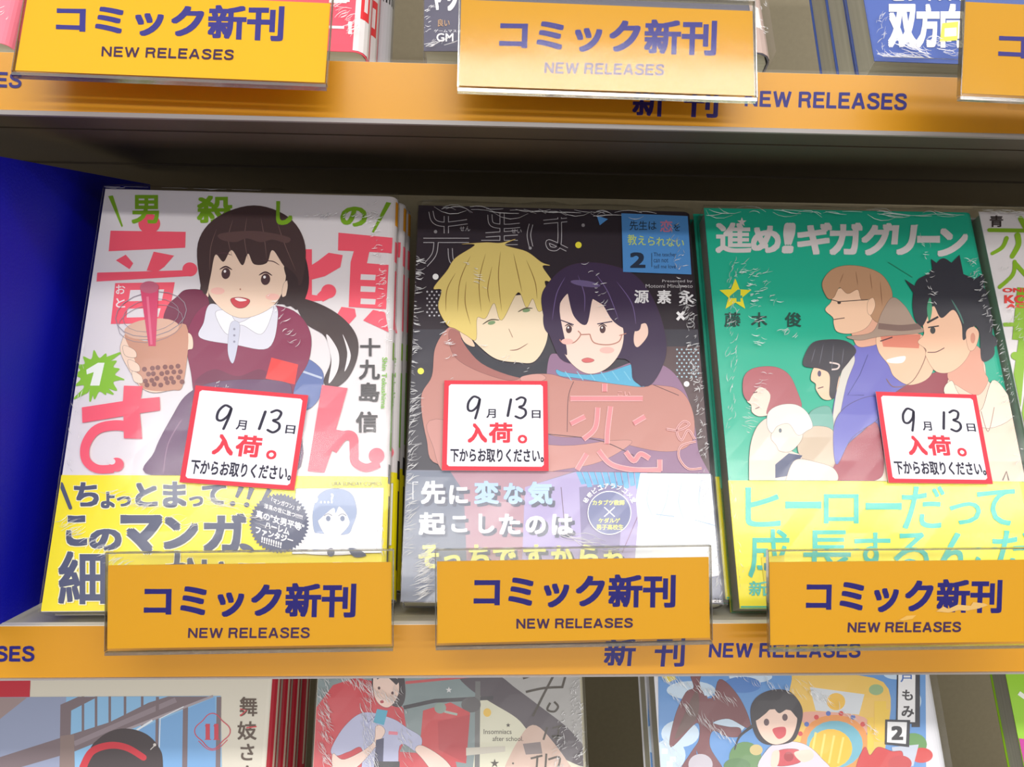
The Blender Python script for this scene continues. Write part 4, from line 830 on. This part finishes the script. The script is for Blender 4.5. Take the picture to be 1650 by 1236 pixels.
k.build('cover_print', PRINT, u3); wrap(u3, WB, HB, .0145, .005, 13)
creases(u3, U3, [(1415, 20, 1422, 90, 22, 16, -50, 25, 1.8), (1420, 95, 1530, 112, 60, 46, 10, 12, 1.8), (1500, 70, 1540, 95, 26, 24, 0, 12, 1.8), (1440, 70, 1500, 95, 30, 30, 20, 12, 1.8)], 14)
stack(u3, U3, .0145, ['blue paperback with bold white title in creased film, front copy at the top right', 'second copy behind the blue paperback, grey page edges at its left', 'rearmost copy behind the blue paperback, grey page edges at its left'],
      'copies of the blue paperback', [(1, 0), (2, .0004)], .48)

# ================================================================== lower row, only the heads of the books in view
LW = .128
# L1 white manga with a painted window and a woman's head
L1 = pose_edge((-30, 1062), (452, 1062), .1385, 30, .1885, True)
l1 = make_book('manga_book', L1, .1385, .1885, .016, (222, 216, 200))
k = Ink(L1, (-.1385 / 2, .1385 / 2 - .002, 0, .1885)); k.view(3.173, 0, 1060)
k.poly([(-300, -50), (165, -50), (152, 205), (-300, 215)], (196, 36, 56)); k.poly([(-300, 203), (1128, 195), (1140, 900), (-300, 900)], (150, 160, 190)); k.poly([(-300, 203), (140, 203), (-20, 330), (-300, 300)], (160, 140, 140))
WD = (124, 108, 114)
k.poly([(340, 200), (1128, 195), (1140, 900), (300, 900)], (140, 190, 230))
for q in ([(310, 240), (400, 200), (500, 200), (365, 270), (350, 900), (300, 900)],): k.poly(q, WD)
for x in (425, 492, 562, 640, 728): k.line([(x, 198), (x, 420)], 13, WD)
k.poly([(560, 330), (760, 230), (860, 198), (1070, 198), (380, 480), (-100, 620), (-100, 540)], WD); k.line([(380, 440), (900, 215)], 26, (146, 132, 140)); k.poly([(700, 370), (1100, 200), (1110, 560), (600, 560)], (120, 172, 224)); k.poly([(0, 560), (1128, 560), (1128, 900), (0, 900)], (150, 160, 190))
for x, w in ((806, 16), (950, 26), (1120, 24)): k.line([(x, 200), (x - 6, 640)], w, WD)
k.line([(640, 370), (1090, 196)], 12, (170, 158, 166)); k.poly([(310, 400), (380, 390), (390, 900), (300, 900)], (140, 120, 116)); k.line([(780, 320), (700, 370)], 10, (230, 236, 244)); k.line([(940, 250), (820, 310), (815, 460)], 5, (230, 236, 244))
k.blob([(440, 900), (450, 520), (510, 410), (620, 362), (740, 385), (815, 460), (835, 560), (830, 900)], (62, 50, 54)); k.line([(425, 560), (470, 480), (560, 448), (650, 460), (735, 510)], (38, 32), (206, 40, 58), True, cap=True); k.line([(770, 470), (795, 445)], 4, (220, 214, 210)); k.ell(792, 445, 8, 8, (220, 214, 210))
BW = (88, 70, 56)
k.text('舞', (1225, 200, 1316, 300), BW, .02); k.text('妓', (1215, 325, 1312, 420), BW, .02); k.text('さ', (1230, 440, 1300, 525), BW, .02); k.text('ん', (1225, 550, 1310, 640), BW, .02); k.line([(1228, 262), (1262, 268), (1228, 298)], 7, (210, 60, 70)); k.line([(1260, 358), (1312, 352)], 7, (210, 60, 70))
cc = [(1087 + (82 + 9 * math.cos(4 * t)) * math.cos(t), 375 + (82 + 9 * math.cos(4 * t)) * math.sin(t)) for t in (2 * math.pi * i / 72 for i in range(73))]; k.line(cc, 5, (206, 70, 90)); cc = [(1087 + (92 + 6 * math.cos(4 * t)) * math.cos(t), 375 + (92 + 6 * math.cos(4 * t)) * math.sin(t)) for t in (2 * math.pi * i / 72 for i in range(6, 30))]; k.line(cc, 4, (206, 70, 90))
k.text('1', (1052, 338, 1074, 418), (206, 60, 80), 0); k.text('1', (1096, 338, 1118, 418), (206, 60, 80), 0)
for x in (1064, 1108): k.line([(x - 16, 418), (x + 16, 418)], 4, (206, 60, 80)); k.line([(x - 14, 350), (x, 340)], 7, (206, 60, 80))
k.build('cover_print', PRINT, l1); spine_print(l1, [(.001, .1875, .25, 1, (176, 30, 48)), (.12, .185, .62, .8, (200, 180, 160))], .1385, .016)
stack(l1, L1, .016, ['cream manga volume 11 with painted window and dark hair bun, front copy at bottom left', 'second copy behind cream manga volume 11, a red spine at its right', 'third copy behind cream manga volume 11, a red spine at its right', 'rearmost copy behind cream manga volume 11, a dark red spine'],
      'copies of the cream manga volume 11', [(1, .0018), (2, .0036), (3, .0054)])
# L2 wrapped manga with a seated person and a red armchair
L2 = pose_edge((514, 1052), (938, 1052), LW, 30, .190, True)
l2 = make_book('manga_book', L2, LW, .190, TB, (226, 220, 196))
k = Ink(L2, (RB[0], RB[1], 0, .1896)); k.view(3.173, 480, 1060)
k.poly([(0, -100), (1500, -100), (1500, 900), (0, 900)], (222, 220, 196)); k.poly([(60, -100), (900, -100), (930, 250), (880, 700), (100, 700)], (132, 148, 150)); k.blob([(1000, -60), (1480, -60), (1500, 400), (1300, 420), (1150, 250)], (176, 174, 172)); k.blob([(830, 90), (1000, 80), (1120, 160), (1240, 250), (1380, 360), (1480, 480), (1480, 560), (1330, 500), (1200, 400), (1120, 310), (990, 230), (880, 160)], (84, 74, 82))
k.blob([(1160, 370), (1280, 400), (1440, 700), (1040, 700)], (212, 182, 166)); k.poly([(1150, 440), (1240, 430), (1250, 490), (1165, 495)], (130, 116, 116)); k.poly([(550, 120), (900, 90), (900, 100), (550, 135)], (200, 80, 84)); k.poly([(180, 140), (300, 100), (420, 130), (540, 260), (560, 400), (520, 480), (800, 500), (830, 640), (60, 640), (60, 300)], (206, 58, 70))
k.line([(540, 255), (700, 220), (1000, 205)], 20, (66, 62, 68)); k.line([(920, 120), (915, 700)], 26, (112, 112, 112)); k.ell(885, 240, 50, 40, (96, 92, 94)); k.poly([(640, 270), (780, 228), (880, 280), (860, 540), (620, 500)], (206, 60, 66)); k.poly([(715, 325), (880, 290), (860, 540), (720, 470)], (190, 48, 58))
k.ell(728, 257, 30, 28, (140, 160, 150)); k.line([(750, 275), (815, 290)], 12, (170, 186, 176)); k.poly([(860, 460), (1060, 452), (1060, 480), (860, 500)], (206, 200, 186)); k.ell(968, 280, 20, 22, (238, 196, 80))
# generic seated person in a school shirt
k.blobo([(380, 100), (400, 60), (520, 60), (548, 150), (540, 230), (500, 250), (395, 190)], (60, 50, 56), 3); k.blobo([(385, 120), (400, 90), (500, 95), (515, 180), (470, 250), (420, 240), (390, 190)], (244, 214, 200), 3); k.ell(415, 155, 7, 8, LN); k.ell(484, 180, 7, 8, LN); k.ell(430, 225, 10, 8, (180, 70, 80)); k.line([(400, 100), (450, 80), (512, 130)], 26, (60, 50, 56), True)
k.blobo([(170, 470), (240, 350), (340, 280), (480, 310), (560, 360), (632, 410), (610, 480), (520, 450), (500, 700), (330, 700), (330, 470), (260, 480), (200, 500)], (186, 190, 222)); k.blobo([(180, 490), (240, 520), (380, 440), (400, 350), (440, 360), (430, 410), (300, 560), (190, 580)], (244, 214, 200), 3); k.blobo([(600, 470), (640, 450), (760, 530), (820, 640), (740, 640), (640, 520)], (244, 214, 200), 3)
k.poly([(405, 262), (460, 270), (440, 345), (386, 330)], (80, 172, 202)); k.poly([(400, 420), (440, 410), (430, 700), (380, 700)], (70, 72, 104)); k.poly([(465, 375), (512, 378), (510, 395), (463, 392)], (232, 130, 150)); k.line([(395, 300), (360, 330), (330, 280)], 5, (130, 130, 170)); k.line([(390, 560), (520, 560)], 60, (50, 48, 54))
IK = (66, 56, 44)
k.line([(1150, 105), (1250, 80), (1370, 80)], 12, IK, True); k.line([(1165, 175), (1260, 155), (1355, 150)], 12, IK, True); k.line([(1310, 85), (1260, 180), (1200, 300)], 12, IK, True); k.line([(1370, 85), (1350, 155)], 12, IK); k.line([(1290, 230), (1275, 265), (1310, 275), (1330, 250), (1310, 225)], 11, IK, True)
k.line([(1275, 355), (1255, 420)], 10, IK); k.line([(1300, 360), (1350, 345)], 9, IK); k.line([(1335, 350), (1325, 410), (1300, 400), (1345, 400)], 9, IK, True); k.line([(1190, 515), (1250, 500)], 10, IK); k.line([(1225, 500), (1215, 640)], 10, IK); k.line([(1270, 490), (1260, 640)], 10, IK); k.line([(1280, 520), (1340, 515), (1300, 640)], 10, IK, True)
k.text('Insomniacs', (950, 365, 1092, 390), IK); k.text('after school.', (995, 402, 1152, 426), IK)
k.poly(st(1075, 345, 12, 5), IK); k.poly(st(1006, 540, 24, 9), IK); k.poly(st(772, 165, 17, 7), (220, 220, 222)); k.ell(1100, 540, 5, 5, IK)
k.build('cover_print', PRINT, l2); wrap(l2, LW, .190, TB, .005, 21)
creases(l2, L2, [(520, 1090, 530, 1236, 100, 24, 55, 14, 1.8), (550, 1090, 640, 1130, 70, 26, 60, 12, 1.7), (590, 1100, 600, 1236, 80, 28, 62, 14, 1.7), (925, 1090, 935, 1236, 90, 12, -50, 35, 2), (905, 1150, 900, 1236, 40, 12, -50, 30, 2), (640, 1110, 660, 1236, 30, 26, 60, 14, 1.6)], 22, H=.190)
stack(l2, L2, TB, ['film-wrapped manga with person on a red armchair, front copy of the bottom row', 'second copy behind the manga with the red armchair', 'rearmost copy behind the manga with the red armchair'], 'copies of the red armchair manga', [(1, .0004), (2, -.0002)])
# L3 blue manga with winged creature
L3 = pose_edge((1051, 1050), (1497, 1050), LW, 30, .200, True)
l3 = make_book('manga_book', L3, LW, .200, .017, (226, 226, 232))
k = Ink(L3, (RB[0], RB[1], 0, .1996)); k.view(2.2917, 930, 1060)
k.poly([(298, -40), (1285, -40), (1290, 700), (304, 700)], (96, 150, 212))
for q in ((420, 120, 90, 34), (560, 250, 60, 30), (380, 280, 70, 50), (640, 70, 80, 24), (1180, 60, 50, 20), (1240, 160, 30, 40), (340, 360, 60, 60)): k.ell(*q, (200, 220, 238))
k.ell(610, 100, 70, 30, (70, 124, 196)); k.poly([(312, 66), (345, 50), (366, 78), (335, 92)], (238, 216, 60))
for x, y in ((322, 345), (352, 375), (340, 392)): k.poly([(x - 10, y - 10), (x + 12, y - 10), (x + 12, y + 10), (x - 10, y + 10)], (226, 234, 244))
DR = (122, 66, 72)
k.blobo([(418, 60), (455, 60), (452, 100), (485, 170), (500, 190), (525, 80), (600, 150), (640, 260), (560, 225), (500, 240), (555, 255), (600, 260), (598, 290), (550, 290), (500, 270), (490, 330), (540, 420), (470, 420), (440, 340), (440, 420), (380, 420), (420, 350), (450, 300), (440, 240), (345, 330), (360, 220), (400, 130), (430, 110)], DR, 2, (60, 30, 36))
k.ell(490, 175, 20, 26, DR); k.poly([(470, 140), (478, 140), (486, 162), (478, 165)], DR); k.poly([(500, 138), (508, 142), (500, 165), (492, 160)], DR); k.blob([(440, 120), (400, 200), (360, 300), (430, 240), (450, 180)], (104, 74, 70)); k.ell(455, 395, 45, 40, (196, 190, 200))
k.blob([(790, 90), (830, 62), (1130, 90), (1140, 300), (1090, 420), (860, 420), (780, 250)], (238, 196, 90)); k.poly([(858, 108), (1060, 135), (1040, 210), (880, 195)], (214, 220, 226)); k.ell(955, 162, 34, 32, (240, 190, 60)); k.ell(1103, 118, 27, 20, (150, 180, 130)); k.blob([(840, 200), (1060, 220), (1040, 300), (860, 260)], (232, 170, 150))
k.ell(950, 320, 128, 110, (232, 150, 70)); k.ell(950, 320, 104, 88, (110, 180, 200)); k.ell(935, 335, 80, 72, (244, 190, 40)); 
for i in range(9): k.ell(950 + 135 * math.cos(math.radians(200 + i * 20)), 320 + 116 * math.sin(math.radians(200 + i * 20)), 9, 9, ((214, 60, 60), (80, 110, 190))[i % 2])
for i in range(4): k.line([(880 + i * 34, 275 + i * 6), (860 + i * 34, 390)], 8, (250, 216, 110))
for x, y, w, h in ((1070, 220, 24, 120), (1096, 160, 44, 150), (1120, 190, 30, 60)): k.poly([(x, y), (x + w, y), (x + w, y + h), (x, y + h)], (240, 200, 60))
k.ell(620, 370, 60, 60, (96, 140, 80)); k.ell(590, 400, 50, 30, (80, 126, 70)); k.ell(660, 340, 24, 20, (210, 190, 130)); k.ell(1240, 320, 50, 42, (96, 150, 80)); k.ell(1270, 360, 42, 28, (210, 52, 50)); k.poly([(1160, 330), (1260, 320), (1240, 400), (1170, 400)], (196, 204, 220)); k.blobo([(1030, 400), (1060, 330), (1080, 360), (1110, 330), (1160, 345), (1200, 350), (1180, 420), (1040, 430)], (206, 50, 52), 2); k.ell(1190, 390, 44, 30, (196, 44, 50))
k.blobo([(680, 420), (700, 340), (760, 310), (840, 320), (900, 370), (920, 420)], (222, 214, 226), 2); k.blobo([(655, 280), (640, 190), (670, 140), (730, 118), (790, 130), (830, 190), (820, 260), (790, 310), (700, 320)], (48, 42, 50), 2); k.blobo([(660, 240), (670, 200), (740, 190), (800, 200), (810, 240), (785, 300), (730, 320), (685, 295)], (248, 214, 196), 2); k.line([(650, 250), (600, 290), (580, 340)], (12, 4), (48, 42, 50), True)
k.blob([(655, 230), (665, 160), (740, 130), (810, 180), (815, 225), (780, 190), (745, 205), (720, 185), (690, 210)], (48, 42, 50)); k.ell(698, 238, 10, 13, LN); k.ell(766, 220, 10, 13, LN); k.blob([(722, 262), (765, 256), (768, 285), (745, 300), (728, 285)], (214, 80, 90)); k.blobo([(740, 345), (815, 340), (822, 385), (735, 398)], (206, 74, 84), 2); k.ell(780, 365, 18, 18, (170, 50, 60)); k.blob([(720, 350), (745, 345), (740, 395), (715, 400)], (248, 214, 196)); k.blob([(800, 350), (860, 340), (870, 370), (830, 385)], (248, 214, 196))
k.poly([(1182, -40), (1264, -40), (1264, 256), (1234, 256), (1234, 244), (1176, 244)], (40, 40, 50)); k.poly([(1186, -40), (1248, -40), (1246, 238), (1182, 236)], (238, 238, 240))
k.text('戸', (1192, 55, 1238, 90), (64, 110, 186), .02); k.text('も', (1198, 118, 1238, 158), (44, 40, 46), .03); k.text('み', (1196, 178, 1242, 220), (44, 40, 46), .03); k.poly([(1136, 228), (1228, 230), (1224, 330), (1134, 320)], (40, 40, 50)); k.poly([(1144, 236), (1216, 238), (1212, 318), (1142, 312)], (238, 238, 240)); k.text('2', (1158, 252, 1202, 304), (36, 34, 40), .06)
k.build('cover_print', PRINT, l3); wrap(l3, LW, .200, .017, .005, 31)
creases(l3, L3, [(1065, 1090, 1180, 1130, 60, 26, 55, 6, 1.4), (1080, 1120, 1180, 1200, 50, 26, 58, 6, 1.4), (1190, 1090, 1330, 1130, 40, 22, 58, 10, 1.4), (1290, 1100, 1420, 1190, 40, 16, 40, 25, 1.4), (1060, 1180, 1100, 1236, 16, 20, 58, 8, 1.4)], 32, H=.200)
stack(l3, L3, .017, ['blue manga volume 2 with winged creature and girl holding a camera, front copy', 'second copy behind blue manga volume 2, a pale page edge at its left'], 'copies of the blue manga volume 2', [(1, -.0010)])
# L4 lime and magenta book at the right edge
L4 = pose_edge((1613, 1050), (2040, 1050), LW, 30, .200, True)
l4 = make_book('manga_book', L4, LW, .200, TB, (150, 206, 30))
k = Ink(L4, (RB[0], RB[1], 0, .1996)); k.view(2.2917, 930, 1060); k.poly([(1570, 290), (1900, 330), (1900, 900), (1570, 900)], (196, 40, 150)); k.line([(1630, 130), (1700, 180)], 16, (240, 244, 230)); k.build('cover_print', PRINT, l4)
tag(l4, 'lime green manga with magenta lower half, cut off at the bottom right corner', 'book')
